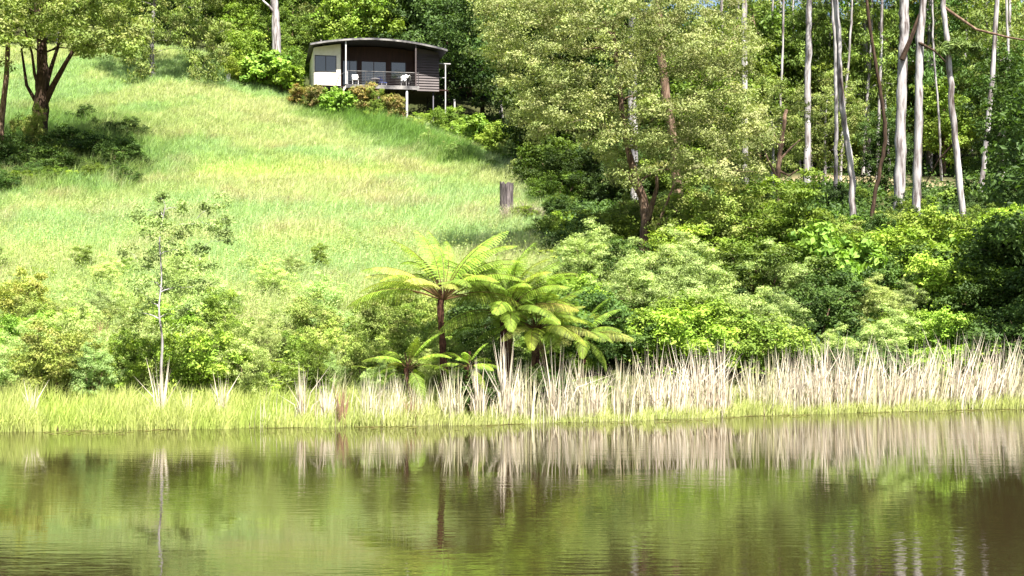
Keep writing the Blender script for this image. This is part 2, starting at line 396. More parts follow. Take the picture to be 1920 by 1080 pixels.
# ------------------------------------------------------------------ the cabin on the hill
WALL_CREAM = mat_noise('cream_cladding', [(.3, (.62, .56, .46)), (.7, (.74, .69, .60))], (3, 3, 3), 1, 5, .7, .1)
BOARD_BROWN = mat_noise('brown_weatherboard', [(.3, (.042, .031, .032)), (.7, (.082, .062, .060))], (1.2, 4, 14), 1, 6, .6, .3, .35)
TIMBER_RED = mat_noise('red_timber', [(.3, (.022, .010, .008)), (.7, (.05, .022, .016))], (9, 9, 1), 1, 6, .6, .2)
TIMBER_PALE = mat_noise('pale_timber', [(.3, (.40, .35, .29)), (.7, (.62, .57, .50))], (2, 2, 8), 1, 5, .7, .2)
METAL_DARK = mat_noise('dark_roof_metal', [(.3, (.035, .033, .045)), (.7, (.07, .065, .08))], (1, 1, 1), 2, 4, .45, .05)
METAL_PALE = mat_noise('pale_steel', [(.3, (.34, .325, .33)), (.7, (.46, .44, .45))], (3, 3, 3), 1, 4, .45, .05)
METAL_GREY = mat_noise('grey_fascia', [(.38, (.05, .048, .052)), (.66, (.26, .245, .235))], (1.3, 1, 1), 1, 3, .6, 0)
FRAME_DARK = mat_noise('dark_frame', [(.3, (.03, .028, .03)), (.7, (.05, .045, .05))], (3, 3, 3), 1, 3, .5, 0)
WHITE_CLOTH = mat_noise('white_plastic', [(.3, (.74, .73, .72)), (.7, (.82, .81, .80))], (8, 8, 8), 1, 4, .6, .1)
BLUE_CLOTH = mat_noise('blue_fabric', [(.3, (.03, .05, .16)), (.7, (.06, .09, .25))], (8, 8, 8), 1, 4, .8, .1)
def mat_glass():
    m, nt, p, out = mat_new('window_glass')
    p.inputs['Base Color'].default_value = (.02, .025, .03, 1); p.inputs['Roughness'].default_value = .02
    p.inputs['Specular IOR Level'].default_value = 1.0; p.inputs['IOR'].default_value = 1.55
    return m
GLASS = mat_glass()

def build_cabin():
    W, DP = 9.7, 7.2
    t = thing('cabin', 'dark timber cabin on stilts with a curved metal roof and deck', 'cabin', (HX, HY, HFLOOR), HYAW)
    # local axes: x along the front, y into the hill, z up from the floor
    def roof_z(x, y=0): return 2.72+.80*(1-((x-4.75)/6.0)**2)
    def top(x): return roof_z(x)-.14
    # walls as thin boxes whose tops follow the roof
    def wall_run(mb, x0, x1, y0, y1, z0, n=8):
        xs = np.linspace(x0, x1, n+1)
        for a, b in zip(xs[:-1], xs[1:]):
            v = [(a,y0,z0),(b,y0,z0),(b,y1,z0),(a,y1,z0),(a,y0,top(a)),(b,y0,top(b)),(b,y1,top(b)),(a,y1,top(a))]
            mb.add(v, [(0,3,2,1),(4,5,6,7),(0,1,5,4),(2,3,7,6)]+([(3,0,4,7)] if a == xs[0] else [])+([(1,2,6,5)] if b == xs[-1] else []))
        return mb
    m = MB(); m.box((0, -.0, 0), (2.05, .12, 1.02)); m.box((0, 0, 1.02), (.05, .12, 2.3)); m.box((1.72, 0, 1.02), (2.05, .12, 2.3)); wall_run(m, 0, 2.05, 0, .12, 2.3, 3)
    link('front_wall', m.mesh('front_wall', WALL_CREAM), t)
    m = MB(); m.box((-.02, .125, 0), (.10, DP, top(0)-.02)); link('end_wall', m.mesh('end_wall', WALL_CREAM), t)
    m = MB(); wall_run(m, 7.95, W, .06, .12, 0, 4); m.box((W-.1, .125, 0), (W, DP, top(W)-.02)); wall_run(m, .1, W-.1, DP-.12, DP, 0, 8)
    link('wall', m.mesh('cabin_wall', BOARD_BROWN), t)
    bm = MB().add([(7.9,-.03,0),(W+.03,-.03,0),(W+.03,.058,0),(7.9,.058,0),(7.9,.04,.205),(W+.03,.04,.205),(W+.03,.058,.205),(7.9,.058,.205)],
                  [(0,3,2,1),(4,5,6,7),(0,1,5,4),(1,2,6,5),(2,3,7,6),(3,0,4,7)]).mesh('weatherboard', BOARD_BROWN)
    for i in range(14):
        z = -.22+i*.205
        if z+.19 < top(W)+.1: link('weatherboard', bm, t, (0, 0, z))
    # recessed wall behind the deck, its doors and windows
    RY = 1.5
    m = MB(); wall_run(m, 2.05, 7.95, RY, RY+.12, 2.25, 8)
    for a, b, z0, z1 in ((2.05, 2.3, 0, 2.25), (3.45, 3.75, 0, 2.25), (5.75, 6.1, 0, 2.25), (7.3, 7.95, 0, 2.25), (2.3, 3.45, 0, .25), (6.1, 7.3, 0, .9)):
        m.box((a, RY, z0), (b, RY+.12, z1))
    m.box((2.05, .125, 0), (2.13, RY-.002, top(2.05))); m.box((7.87, .125, 0), (7.95, RY-.002, top(7.9)))
    link('recessed_wall', m.mesh('recessed_wall', TIMBER_RED), t)
    m = MB(); m.box((0, .13, -.18), (W, DP, -.005)); link('floor', m.mesh('cabin_floor', BOARD_BROWN), t)
    def window(x0, x1, z0, z1, y, mullions, fm=FRAME_DARK, name='window'):
        f = MB(); w = .055
        f.box((x0, y-.02, z0), (x1, y+.05, z0+w)); f.box((x0, y-.02, z1-w), (x1, y+.05, z1))
        f.box((x0, y-.02, z0+w), (x0+w, y+.05, z1-w)); f.box((x1-w, y-.02, z0+w), (x1, y+.05, z1-w))
        for mx in mullions: f.box((mx-w/2, y-.015, z0+w), (mx+w/2, y+.045, z1-w))
        fo = link(name, f.mesh(name, fm), t)
        xs = [x0+w]+[q for mx in mullions for q in (mx-w/2, mx+w/2)]+[x1-w]
        for a, b in zip(xs[::2], xs[1::2]): link('pane', MB().box((a, y+.01, z0+w), (b, y+.02, z1-w)).mesh('pane', GLASS), fo)
    window(.05, 1.72, 1.02, 2.3, .0, [.9])
    window(2.3, 3.45, .25, 2.25, RY, [2.86])
    window(3.75, 5.75, .0, 2.25, RY, [4.75], TIMBER_RED, 'sliding_door')
    window(6.1, 7.3, .9, 2.25, RY, [])
    # curved roof: sheet, fascia, soffit lining
    xs = np.linspace(-.35, 10.25, 25); mb = MB()
    y0, y1 = -1.1, DP+.6
    for k, (dz0, dz1) in enumerate(((-.03, .06),)):
        v = [(x, y, roof_z(x)+dz) for x in xs for (y, dz) in ((y0, dz0), (y0, dz1), (y1, dz1), (y1, dz0))]
        q = []
        for i in range(len(xs)-1):
            a = 4*i; b = a+4
            q += [(a, b, b+1, a+1), (a+1, b+1, b+2, a+2), (a+2, b+2, b+3, a+3), (a+3, b+3, b, a)]
        q += [(0, 1, 2, 3), (len(v)-4, len(v)-1, len(v)-2, len(v)-3)]
        mb.add(v, q)
    ro = link('roof', mb.mesh('roof', METAL_DARK), t)
    rib = MB()
    for x in np.linspace(-.2, 10.1, 34): rib.box((x-.015, y0+.02, roof_z(x)+.055), (x+.015, y1-.02, roof_z(x)+.10))
    link('roof_ribs', rib.mesh('roof_ribs', METAL_DARK), ro)
    fa = MB()
    v = [(x, y, roof_z(x)+dz) for x in xs for (y, dz) in ((y0-.04, -.10), (y0-.04, .02), (y0-.003, .02), (y0-.003, -.10))]
    q = []
    for i in range(len(xs)-1):
        a = 4*i; b = a+4; q += [(a, b, b+1, a+1), (a+1, b+1, b+2, a+2), (a+2, b+2, b+3, a+3), (a+3, b+3, b, a)]
    q += [(0, 1, 2, 3), (len(v)-4, len(v)-1, len(v)-2, len(v)-3)]
    fa.add(v, q); link('fascia', fa.mesh('fascia', METAL_GREY), ro)
    # deck
    DZ, X0, X1, Y0 = -.02, 2.45, 8.0, -.95
    n = 22
    bd = MB().box((0, 0, -.03), (X1-X0, (RY-Y0)/n-.012, 0)).mesh('deck_board', TIMBER_RED)
    for i in range(n): link('deck_board', bd, t, (X0, Y0+.01+i*(RY-.01-Y0)/n, DZ))
    fb = MB(); fb.box((X0-.04, Y0-.045, -.30), (X1+.04, Y0, DZ+.01)); fb.box((X0-.04, Y0+.002, -.30), (X0, .0-.005, DZ-.005)); link('deck_fascia', fb.mesh('deck_fascia', METAL_GREY), t)
    jo = MB()
    for x in np.linspace(X0+.2, X1-.2, 9): jo.box((x-.025, Y0+.01, -.25), (x+.025, RY-.1, -.055))
    link('joists', jo.mesh('joists', TIMBER_RED), t)
    # verandah posts up to the roof and stilts down to the slope
    def wz(x, y):
        c, s = math.cos(HYAW), math.sin(HYAW); return gz(HX+x*c-y*s, HY+x*s+y*c)-HFLOOR
    for x, mt in ((2.38, METAL_PALE), (7.78, BOARD_BROWN)):
        link('verandah_post', MB().box((x-.05, Y0-.03, DZ), (x+.05, Y0+.07, roof_z(x)-.035)).mesh('verandah_post', mt), t)
    for x, y, r_, mt in ((7.1, Y0+.1, .085, METAL_PALE), (9.3, .2, .05, METAL_DARK), (2.7, Y0+.1, .07, BOARD_BROWN), (4.9, Y0+.1, .07, BOARD_BROWN),
                         (.15, .25, .07, BOARD_BROWN), (4.9, 3.4, .07, BOARD_BROWN), (9.3, 3.6, .05, BOARD_BROWN), (7.1, 3.6, .06, BOARD_BROWN)):
        z = wz(x, y)-.25; zt = -.19 if y > .13 else -.32
        if z < zt-.2: link('stilt', MB().tube([(x, y, z), (x, y, zt)], r_, 10).mesh('stilt', mt, True), t)
    # balustrade: posts, rail, wires
    for x in (2.5, 3.9, 5.3, 6.7, 7.98):
        link('rail_post', MB().box((x-.025, Y0+.01, DZ), (x+.025, Y0+.06, 1.0)).mesh('rail_post', FRAME_DARK if x > 3 else METAL_PALE), t)
    link('top_rail', MB().box((2.47, Y0-.005, 1.0), (8.03, Y0+.075, 1.045)).mesh('top_rail', METAL_GREY), t)
    wire = MB().tube([(2.5, Y0+.035, 0), (7.98, Y0+.035, 0)], .007, 5).mesh('rail_wire', METAL_GREY)
    for i in range(7): link('rail_wire', wire, t, (0, 0, .13+i*.122))
    # stair from the slope up to the deck's left end
    st = MB(); zb = wz(1.3, -1.0)
    L = 1.35
    st.add([(2.4,-.92,-.05),(2.4,-.92,-.28),(2.4-L,-.92,zb-.05),(2.4-L,-.92,zb+.22),(2.4,-.86,-.05),(2.4,-.86,-.28),(2.4-L,-.86,zb-.05),(2.4-L,-.86,zb+.22)],
           [(0,3,2,1),(4,5,6,7),(0,4,7,3),(1,2,6,5),(0,1,5,4),(2,3,7,6)])
    so = link('stair', st.mesh('stair_stringer', TIMBER_PALE), t)
    for i in range(7):
        f = (i+.5)/7; z = -.12+(zb+.12)*f
        link('tread', MB().box((2.4-L*f-.12, -.855, z), (2.4-L*f+.12, -.1, z+.04)).mesh('tread', TIMBER_PALE), so)
    hr = MB().tube([(2.45, -.9, 1.0), (1.9, -.9, .62), (1.15, -.9, zb+1.0)], .03, 6); hr.tube([(1.15, -.9, zb), (1.15, -.9, zb+1.0)], .03, 6)
    link('handrail', hr.mesh('handrail', FRAME_DARK), so)
    # small side landing with its own flat awning
    link('awning', MB().box((W+.02, .3, 2.0), (W+1.0, 2.4, 2.07)).mesh('awning', METAL_PALE), t)
    la = MB().box((W+.02, .3, -.1), (W+.8, 2.4, -.02)); link('landing', la.mesh('landing', TIMBER_RED), t)
    link('verandah_post', MB().box((W+.55, .32, wz(W+.6, .4)-.2), (W+.63, .4, 2.0)).mesh('awning_post', METAL_PALE), t)
    link('top_rail', MB().box((W+.03, .34, .9), (W+.549, .38, .95)).mesh('landing_rail', METAL_PALE), t)
    # furniture on the deck (own things)
    c, s = math.cos(HYAW), math.sin(HYAW)
    def dk(x, y, z=-.02): return (HX+x*c-y*s, HY+x*s+y*c, HFLOOR+z)
    def chair(loc, rz, mat, label, legmat=None, back=True):
        o = thing('deck_chair', label, 'chair', loc, rz, 'chairs out on the cabin deck')
        link('seat', MB().box((-.25, -.25, .40), (.25, .25, .46)).mesh('seat', mat), o)
        bk = MB().add([(-.25,.22,.46),(.25,.22,.46),(.25,.28,.46),(-.25,.28,.46),(-.22,.34,.92),(.22,.34,.92),(.22,.39,.92),(-.22,.39,.92)],
                      [(0,3,2,1),(4,5,6,7),(0,1,5,4),(1,2,6,5),(2,3,7,6),(3,0,4,7)])
        link('backrest', bk.mesh('backrest', mat), o)
        lg = MB().tube([(0, 0, 0), (0, 0, .40)], .022, 6).mesh('leg', legmat or mat)
        for x in (-.22, .22):
            for y in (-.22, .22): link('leg', lg, o, (x, y, 0))
            link('armrest', MB().box((x-.03, -.22, .62), (x+.03, .26, .65)).mesh('armrest', mat), o)
        return o
    chair(dk(3.15, -.35), HYAW, WHITE_CLOTH, 'white plastic chair by the white deck post')
    chair(dk(5.35, .55), HYAW+.5, BLUE_CLOTH, 'dark blue chair in front of the sliding doors', METAL_PALE)
    chair(dk(7.0, -.45), HYAW-.6, FRAME_DARK, 'dark chair under the white towel on the deck', METAL_PALE)
    r = rng_(77); nu, nv = 13, 11; u = np.linspace(-1, 1, nu); vv = np.linspace(0, 1, nv); U, V = np.meshgrid(u, vv)
    x = U*(.30+.09*np.sin(V*5)); z = .98-.62*np.abs(V-.42)*1.5+.05*np.sin(U*7+V*3)-.10*np.abs(U)**2
    y = .12-.34*np.sin((V-.42)*2.4)+.03*np.cos(U*9)
    tv = np.stack([x, y, z], -1).reshape(-1, 3); ti = (np.arange(nv-1)[:, None]*nu+np.arange(nu-1)[None]).ravel()
    me = mk_mesh('towel', np.vstack([tv, tv+np.array((0, -.03, -.02))]),
                 np.vstack([np.stack([ti, ti+1, ti+nu+1, ti+nu], -1), np.stack([ti+nu, ti+nu+1, ti+1, ti], -1)+len(tv)]), WHITE_CLOTH, None, True)
    o = link('towel', me); o.location = dk(7.0, -.45); o.rotation_euler = (0, 0, HYAW-.6)
    tag(o, 'white towel draped over a dark chair on the cabin deck', 'towel')
    tb = thing('deck_table', 'small pale table beside the blue chair on the deck', 'table', dk(4.75, .35), HYAW)
    link('table_top', MB().tube([(0, 0, .66), (0, 0, .70)], .36, 18).mesh('table_top', METAL_PALE), tb)
    link('leg', MB().tube([(0, 0, 0), (0, 0, .66)], .035, 8).mesh('leg', METAL_PALE), tb)
    link('base', MB().tube([(0, 0, 0), (0, 0, .03)], .2, 14).mesh('base', METAL_PALE), tb)
build_cabin()

# ------------------------------------------------------------------ stump, posts, log
def build_stump():
    r = rng_(5); b = at(950, 70); t = thing('tree_stump', 'charred grey tree stump standing upright in the grass', 'stump', (b[0], b[1], b[2]-.15))
    n = 18; a = np.linspace(0, 2*math.pi, n, endpoint=False); rings = []
    zs = [0, .18, .6, 1.1, 1.5, 1.75]; rb = [.44, .36, .33, .32, .33, .33]
    fl = 1+.16*(r.random(n)-.5); tops = .20*(r.random(n)-.4)
    for k, (z, q) in enumerate(zip(zs, rb)):
        rr = q*(fl+.05*(r.random(n)-.5)); zz = z+(tops if k == len(zs)-1 else 0*tops)
        rings.append(np.stack([rr*np.cos(a), rr*np.sin(a), zz], -1))
    zi = 1.55; rings.append(np.stack([.2*np.cos(a), .2*np.sin(a), zi+.06*r.random(n)], -1))
    V = np.vstack(rings+[np.array([[0, 0, 1.5]])]); i = np.arange(len(rings)-1)[:, None]*n; j = np.arange(n)[None]; j2 = (j+1) % n
    q = np.stack([i+j, i+j2, i+n+j2, i+n+j], -1).reshape(-1, 4); bb = (len(rings)-1)*n; k = np.arange(n)
    link('trunk', mk_mesh('stump_trunk', V, [q, np.stack([bb+k, bb+(k+1) % n, np.full(n, len(V)-1)], -1)], STUMP), t)
    ro = MB()
    for ang in (-2.4, -1.2, .1, 2.2): ro.tube([(.28*math.cos(ang), .28*math.sin(ang), .3), (.48*math.cos(ang), .48*math.sin(ang), .10), (.75*math.cos(ang), .75*math.sin(ang), .0)], [.12, .10, .04], 7)
    link('roots', ro.mesh('stump_roots', STUMP, True), t)
build_stump()
def post(px, D, h, w, mat, label, cap=False, name='fence_post'):
    b = at(px, D, -.12); t = thing(name, label, 'post', b, .3)
    link('shaft', MB().tube([(0, 0, 0), (.01, 0, h*.5), (0.02, .01, h)], w, 8, wob=.15, seed=int(px)).mesh('shaft', mat), t)
    link('cap', MB().tube([(.02, .01, h-.002), (.02, .01, h+.04), (.02, .01, h+.07)], [w*1.1, w*1.1, w*.5], 8).mesh('cap', mat), t)
post(428, 112, .95, .16, WHITE_CLOTH, 'short white tree guard on the slope below the leafy bush', name='tree_guard')
post(848, 103, 1.25, .09, TIMBER_PALE, 'weathered grey fence post in long grass below the cabin')
post(852, 111, 2.2, .08, METAL_PALE, 'pale post standing in the shade right of the cabin')
post(678, 103.5, 1.1, .08, TIMBER_PALE, 'pale grey post among the shrubs below the deck')
b = at(945, 91); lg = MB().tube([(-.9, 0, .1), (-.2, .03, .12), (.9, .1, .10)], [.11, .12, .08], 8, wob=.2)
tag(link('fallen_log', lg.mesh('fallen_log', TIMBER_PALE, True), None, b), 'pale fallen log lying beside the grassy track', 'log'); 

# ------------------------------------------------------------------ trees built after the photograph
G_OLIVE = [(.18, .245, .05), (.23, .295, .07), (.12, .18, .035), (.25, .25, .085)]
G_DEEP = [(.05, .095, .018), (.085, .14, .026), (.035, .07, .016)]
G_LIME = [(.20, .30, .035), (.14, .24, .028), (.28, .37, .06)]
G_MID = [(.14, .22, .03), (.21, .29, .045), (.085, .145, .022)]
G_SILVER = [(.28, .36, .12), (.36, .43, .18), (.19, .27, .075)]
G_GUM = [(.12, .18, .035), (.17, .23, .05), (.075, .12, .03)]

def photo_tree(name, label, D, base_px, trunk_px, r0, r1, polys, n, rad, kw, seed, bark, extra=None, gap=.75, depth=4.0, group=None, bark2=None, holes=()):
    r = rng_(seed); b = at(base_px, D); b = (b[0], b[1], b[2]-.15)
    tr = [wpt(px, py, D)-np.array(b) for px, py in trunk_px]; tr[0][2] = 0
    cl = np.vstack([poly_clumps(p, D, b, dd, nn, rad, r, gap) for p, nn, dd in polys])
    for hx, hy, hw, hh in holes:
        wp = cl[:, :3]+np.array(b); qx = 960+F*wp[:, 0]/wp[:, 1]; qy = HOR-(wp[:, 2]-CAM_H)*F/wp[:, 1]; cl = cl[((qx-hx)/(hw+14))**2+((qy-hy)/(hh+14))**2 > 1]
    t = place(tree_parts(name, tr, r0, r1, cl, kw, r, bark, bark2), 'tree' if name is None else name, label, 'tree', b, group=group)
    for pts, ra in (extra or []):
        P = [wpt(px, py, D+dy)-np.array(b) for px, py, dy in pts]
        link('limb', MB().tube(P, np.linspace(ra, ra*.45, len(P)), 8, wob=.2, seed=seed).mesh('limb', bark, True), t)
    return t

photo_tree('broadleaf_tree', 'big spreading olive-green tree with a forked brown trunk above the bank', 56, 1205,
    [(1207, 510), (1207, 460), (1212, 415), (1205, 370), (1190, 330), (1170, 250), (1160, 150), (1150, 60)], .27, .06,
    [([(915, -45), (898, 40), (918, 110), (945, 165), (975, 235), (1000, 265), (1070, 255), (1120, 300), (1165, 345), (1240, 320), (1290, 335), (1345, 350), (1420, 330), (1440, 260), (1400, 150), (1410, 80), (1370, -20), (1200, -60), (1000, -50)], 470, 4.0)],
    470, .64, dict(per=290, ln=.115, wd=.055, cols=[(.23, .28, .085), (.29, .33, .12), (.155, .205, .05), (.30, .29, .13)], droop=.3, flat=.62, clump_var=.6), 21, BARK_MID,
    [([(1212, 425, 0), (1222, 385, -.4), (1232, 350, -.8), (1230, 320, -1)], .12),
     ([(1208, 470, 0), (1228, 440, -.3), (1248, 385, -.6), (1268, 335, -.9)], .09),
     ([(1205, 375, 0), (1190, 350, -.5), (1178, 330, -1)], .10)], gap=.5, holes=[(1186, 195, 4, 20)])

photo_tree('broadleaf_tree', 'dark multi-stemmed tree in the meadow with a shadow at its foot', 84, 68,
    [(68, 305), (72, 250), (78, 195), (80, 140), (78, 80), (70, 0), (60, -90)], .62, .12,
    [([(-130, -90), (240, -80), (272, 60), (258, 125), (228, 110), (185, 85), (150, 105), (110, 70), (40, 85), (20, 60), (-60, 110), (-130, 90)], 240, -6.2)],
    300, .78, dict(per=210, ln=.22, wd=.10, cols=G_OLIVE, droop=.25, flat=.65), 22, BARK_DARK,
    [([(80, 200, 0), (100, 160, -.3), (125, 115, -.6), (150, 75, -1)], .22),
     ([(80, 185, 0), (95, 130, .3), (108, 90, .5), (118, 40, .8)], .16),
     ([(78, 180, 0), (65, 140, -.4), (60, 100, -.8), (45, 50, -1)], .12), ([(78, 210, 0), (50, 160, .2), (40, 90, .4)], .14)], gap=.8)
photo_tree('broadleaf_tree', 'olive tree standing beside the slender brown-trunked tree', 76, -130,
    [(-130, 345), (-128, 250), (-120, 150), (-110, 40)], .35, .10,
    [([(-330, -60), (-20, -60), (25, 60), (0, 140), (-60, 175), (-200, 190), (-320, 120)], 130, 4.2)],
    130, .85, dict(per=170, ln=.22, wd=.10, cols=G_OLIVE, droop=.25, flat=.65), 29, BARK_DARK, gap=.9)
photo_tree('slender_tree', 'slender brown-trunked tree beside the dark multi-stemmed tree', 82, 0,
    [(-2, 285), (3, 220), (12, 150), (15, 90), (14, 20), (10, -60)], .20, .08,
    [([(-120, -120), (60, -120), (50, 40), (0, 80), (-90, 70)], 24, 2.5)], 24, .7, dict(per=170, ln=.2, wd=.09, cols=G_OLIVE, droop=.3), 23, BARK_MID, gap=.9)
photo_tree('drooping_tree', 'tree with drooping grey-green foliage hanging over the top of the meadow', 110, 285,
    [(286, 150), (285, 100), (284, 60), (290, 0), (300, -90)], .22, .09,
    [([(195, -120), (430, -120), (425, 60), (418, 120), (398, 165), (372, 150), (350, 95), (318, 80), (292, 105), (276, 170), (252, 165), (232, 120), (205, 80)], 150, 4.0)],
    230, .8, dict(per=190, ln=.26, wd=.09, cols=G_OLIVE, droop=.9, flat=1.0), 24, BARK_GUM, gap=.75)

# gum crowns shared by the tall gums
def gum_crown(seed, n=34, rx=3.2, rz=3.0):
    r = rng_(seed); cl = blob_clumps(rx, rz, rz+.4, n, .75, r, .9, .3)
    cm = crown_mesh('gum_crown', cl, 150, .26, .05, G_GUM, r, LEAF, droop=1.2, flat=.8)
    b = MB()
    for path, rd in limb_paths(np.array([(0, 0, -1.5), (0, 0, 1.0), (.2, 0, 3.0)]), .14, .06, cl, r, .06): b.tube(path, rd, 5)
    return cm, b.mesh('gum_branches', BARK_GUM, True)
GUMC = [gum_crown(300+i, 26+8*i, 2.6+.5*i, 2.4+.4*i) for i in range(3)]
def gum(label, D, pts, w_px, k, limbs=(), crown=True, bark=BARK_GUM, taper=.62, group=None, tufts=(), name='gum_tree', ctop=6.0, sc=1.0):
    r = rng_(int(pts[0][0])); b = at(pts[0][0], D); b = (b[0], b[1], b[2]-.2)
    P = [wpt(px, py, D)-np.array(b) for px, py in pts]; P[0][2] = 0
    d = P[-1]-P[-2]; d = d/np.linalg.norm(d); d = norm(d*.7+np.array((0, 0, .5)))
    P += [P[-1]+d*ctop*.5, P[-1]+d*ctop+np.array((.1, .3, 0))]
    m = len(P); tt = np.linspace(0, m-1, (m-1)*5+1); P = np.array(P)
    Q = np.stack([np.interp(tt, np.arange(m), P[:, i]) for i in range(3)], 1)
    for _ in range(3): Q[1:-1] = .25*Q[:-2]+.5*Q[1:-1]+.25*Q[2:]
    Q[1:-1] += r.normal(size=Q[1:-1].shape)*.02
    r0 = w_px/F*D/2; rad = r0*np.linspace(1, taper, len(Q)); rad[0] *= 1.35; rad[1] *= 1.1; rad = rad*(1+.06*r.normal(size=len(Q)))
    t = thing(name, label, 'tree', b, 0, group)
    link('trunk', MB().tube(Q, rad, 11, wob=.06, seed=int(r.integers(1e6))).mesh('gum_trunk', bark, True), t)
    for pl, wp, *lb in limbs:
        L = np.array([wpt(px, py, D+dy)-np.array(b) for px, py, dy in pl])
        link('limb', MB().tube(L, np.linspace(wp, wp*.4, len(L))/F*D/2, 7, wob=.15, seed=3).mesh('gum_limb', lb[0] if lb else bark, True), t)
    if crown:
        cm, bm_ = GUMC[k]
        for nm, me in (('crown', cm), ('branches', bm_)):
            o = link(nm, me, t, tuple(Q[-1]-np.array((0, 0, .6)))); o.rotation_euler = (0, 0, r.random()*6.28); o.scale = (sc,)*3
    if tufts:
        cl = np.array([list(wpt(px, py, D+dy)-np.array(b))+[rr] for px, py, dy, rr in tufts])
        link('foliage', crown_mesh('gum_tuft', cl, 330, .24, .06, G_GUM, r, LEAF, droop=.5, flat=.7), t)
    return t
gum('pale gum whose trunk snakes gently to the left', 64, [(1603, 462), (1598, 390), (1597, 320), (1583, 230), (1574, 160), (1574, 90), (1566, 0)], 13, 0)
gum('stout pale gum with a dark broken limb forking across it', 72, [(1684, 418), (1687, 330), (1690, 220), (1692, 140), (1695, 60), (1696, 0)], 21, 1, [([(1691, 112, -.4), (1708, 72, -.5), (1735, 0, -.7)], 12, BARK_DARK)], taper=.75)
gum('straight pale gum beside the stout forked gum', 68, [(1717, 436), (1719, 350), (1722, 240), (1723, 150), (1724, 70), (1732, 0)], 17, 2, [([(1723, 80, -.1), (1752, 95, -.6), (1775, 118, -.8)], 6, BARK_DARK)], taper=.7)
gum('tall gum leaning left with a dark leafy tuft on its trunk', 60, [(1811, 492), (1807, 420), (1797, 320), (1787, 220), (1780, 120), (1774, 60), (1768, 0)], 13, 0,
    [([(1772, 15, 0), (1830, 55, -.5), (1890, 70, -.9), (1960, 82, -1.2)], 6, BARK_MID), ([(1792, 265, 0), (1760, 300, .5), (1735, 345, 1.0)], 5, BARK_DARK)],
    tufts=[(1790, 88, -.3, .5), (1812, 84, -.2, .5), (1772, 95, -.4, .35), (1830, 92, 0, .35)])
gum('thin pale gum leaning right at the edge of the clearing', 78, [(1836, 408), (1843, 330), (1852, 240), (1862, 130), (1870, 0)], 11, 1)
gum('pale gum rising behind the olive tree', 82, [(1397, 378), (1397, 280), (1396, 180), (1396, 60), (1394, 0)], 13, 2)
gum('straight grey gum behind the tangle of dead branches', 85, [(1513, 366), (1514, 270), (1514, 180), (1516, 80), (1518, 0)], 14, 0)
gum('broad grey gum half hidden behind the olive tree', 66, [(1272, 420), (1271, 350), (1262, 260), (1240, 120), (1232, 0)], 20, 1, bark=BARK_MID)
gum('old gum trunk showing through a gap in the olive crown', 72, [(1190, 420), (1188, 300), (1186, 200), (1186, 90), (1184, 0)], 18, 2)
gum('thin pale sapling gum beside the snaking gum', 80, [(1566, 372), (1567, 300), (1568, 200), (1566, 90), (1562, 0)], 8, 0)
gum('thin dark crooked tree between the pale gums', 62, [(1624, 455), (1636, 390), (1650, 320), (1662, 250), (1650, 160), (1636, 90), (1625, 0)], 8, 1, bark=BARK_DARK, name='crooked_tree')
gum('pale gum with a side branch above the leafy bushes left of the cabin', 114, [(518, 120), (519, 75), (517, 40), (514, 0)], 18, 2, [([(517, 28, 0), (505, 12, -.3), (492, 0, -.5)], 7)], ctop=9)
gum('very thin white gum left of the side-branched gum', 124, [(430, 100), (429, 50), (428, 0)], 5, 0, ctop=8)
dead = gum('leaning half-dead tree with a tangle of bare pale branches', 70, [(1466, 425), (1463, 380), (1458, 340), (1462, 290), (1470, 235)], 11, 0, crown=False, bark=BARK_MID, ctop=.8, name='dead_tree',
    limbs=[([(1460, 340, 0), (1440, 300, -.4), (1425, 262, -.6)], 6), ([(1462, 300, 0), (1485, 275, .3), (1500, 262, .5)], 5), ([(1460, 320, 0), (1480, 330, -.4), (1496, 318, -.7)], 5), ([(1464, 280, 0), (1450, 250, .2), (1442, 235, .3)], 4), ([(1470, 425, 0), (1476, 390, -.3), (1490, 350, -.5)], 6)])
for i, (px, D, w, ln) in enumerate([(1618, 96, 8, 4), (1632, 98, 10, -3), (1645, 95, 9, 2), (1655, 101, 8, 6), (1440, 104, 7, 2), (1480, 108, 9, -4), (1545, 100, 6, 3), (1755, 104, 9, -3),
                                     (1780, 112, 7, 4), (1880, 96, 9, 3), (1905, 88, 8, -4), (1345, 98, 9, 2), (1420, 118, 9, 1), (1700, 118, 8, 2), (1590, 120, 8, 0), (1820, 120, 9, -2), (1060, 112, 9, 3), (940, 118, 10, -2), (880, 126, 9, 2), (770, 128, 9, 1), (1130, 105, 9, 0), (600, 132, 8, 2), (1460, 96, 7, 2), (1500, 100, 6, -3), (1530, 110, 8, 2), (1575, 94, 7, 5), (1608, 106, 7, -2), (1668, 97, 7, -5), (1740, 99, 7, 2), (1765, 94, 6, -4), (1800, 103, 8, 3), (1858, 104, 7, -2), (1895, 110, 8, 2), (1375, 106, 8, 2)]):
    gy = HOR-(gz((px-960)/F*D, D)-CAM_H)*F/D
    _g = gum('slender pale-trunked gum standing deep in the forest', D, [(px, gy), (px+ln, gy*.66), (px+ln*3.5, gy*.33), (px+ln*4.5, -5)], w*.72, i % 3, group='slender gums deep in the forest', sc=.9, ctop=.8+1.5*(i % 3)); AUTO.append((_g, 'slender pale forest gum'))

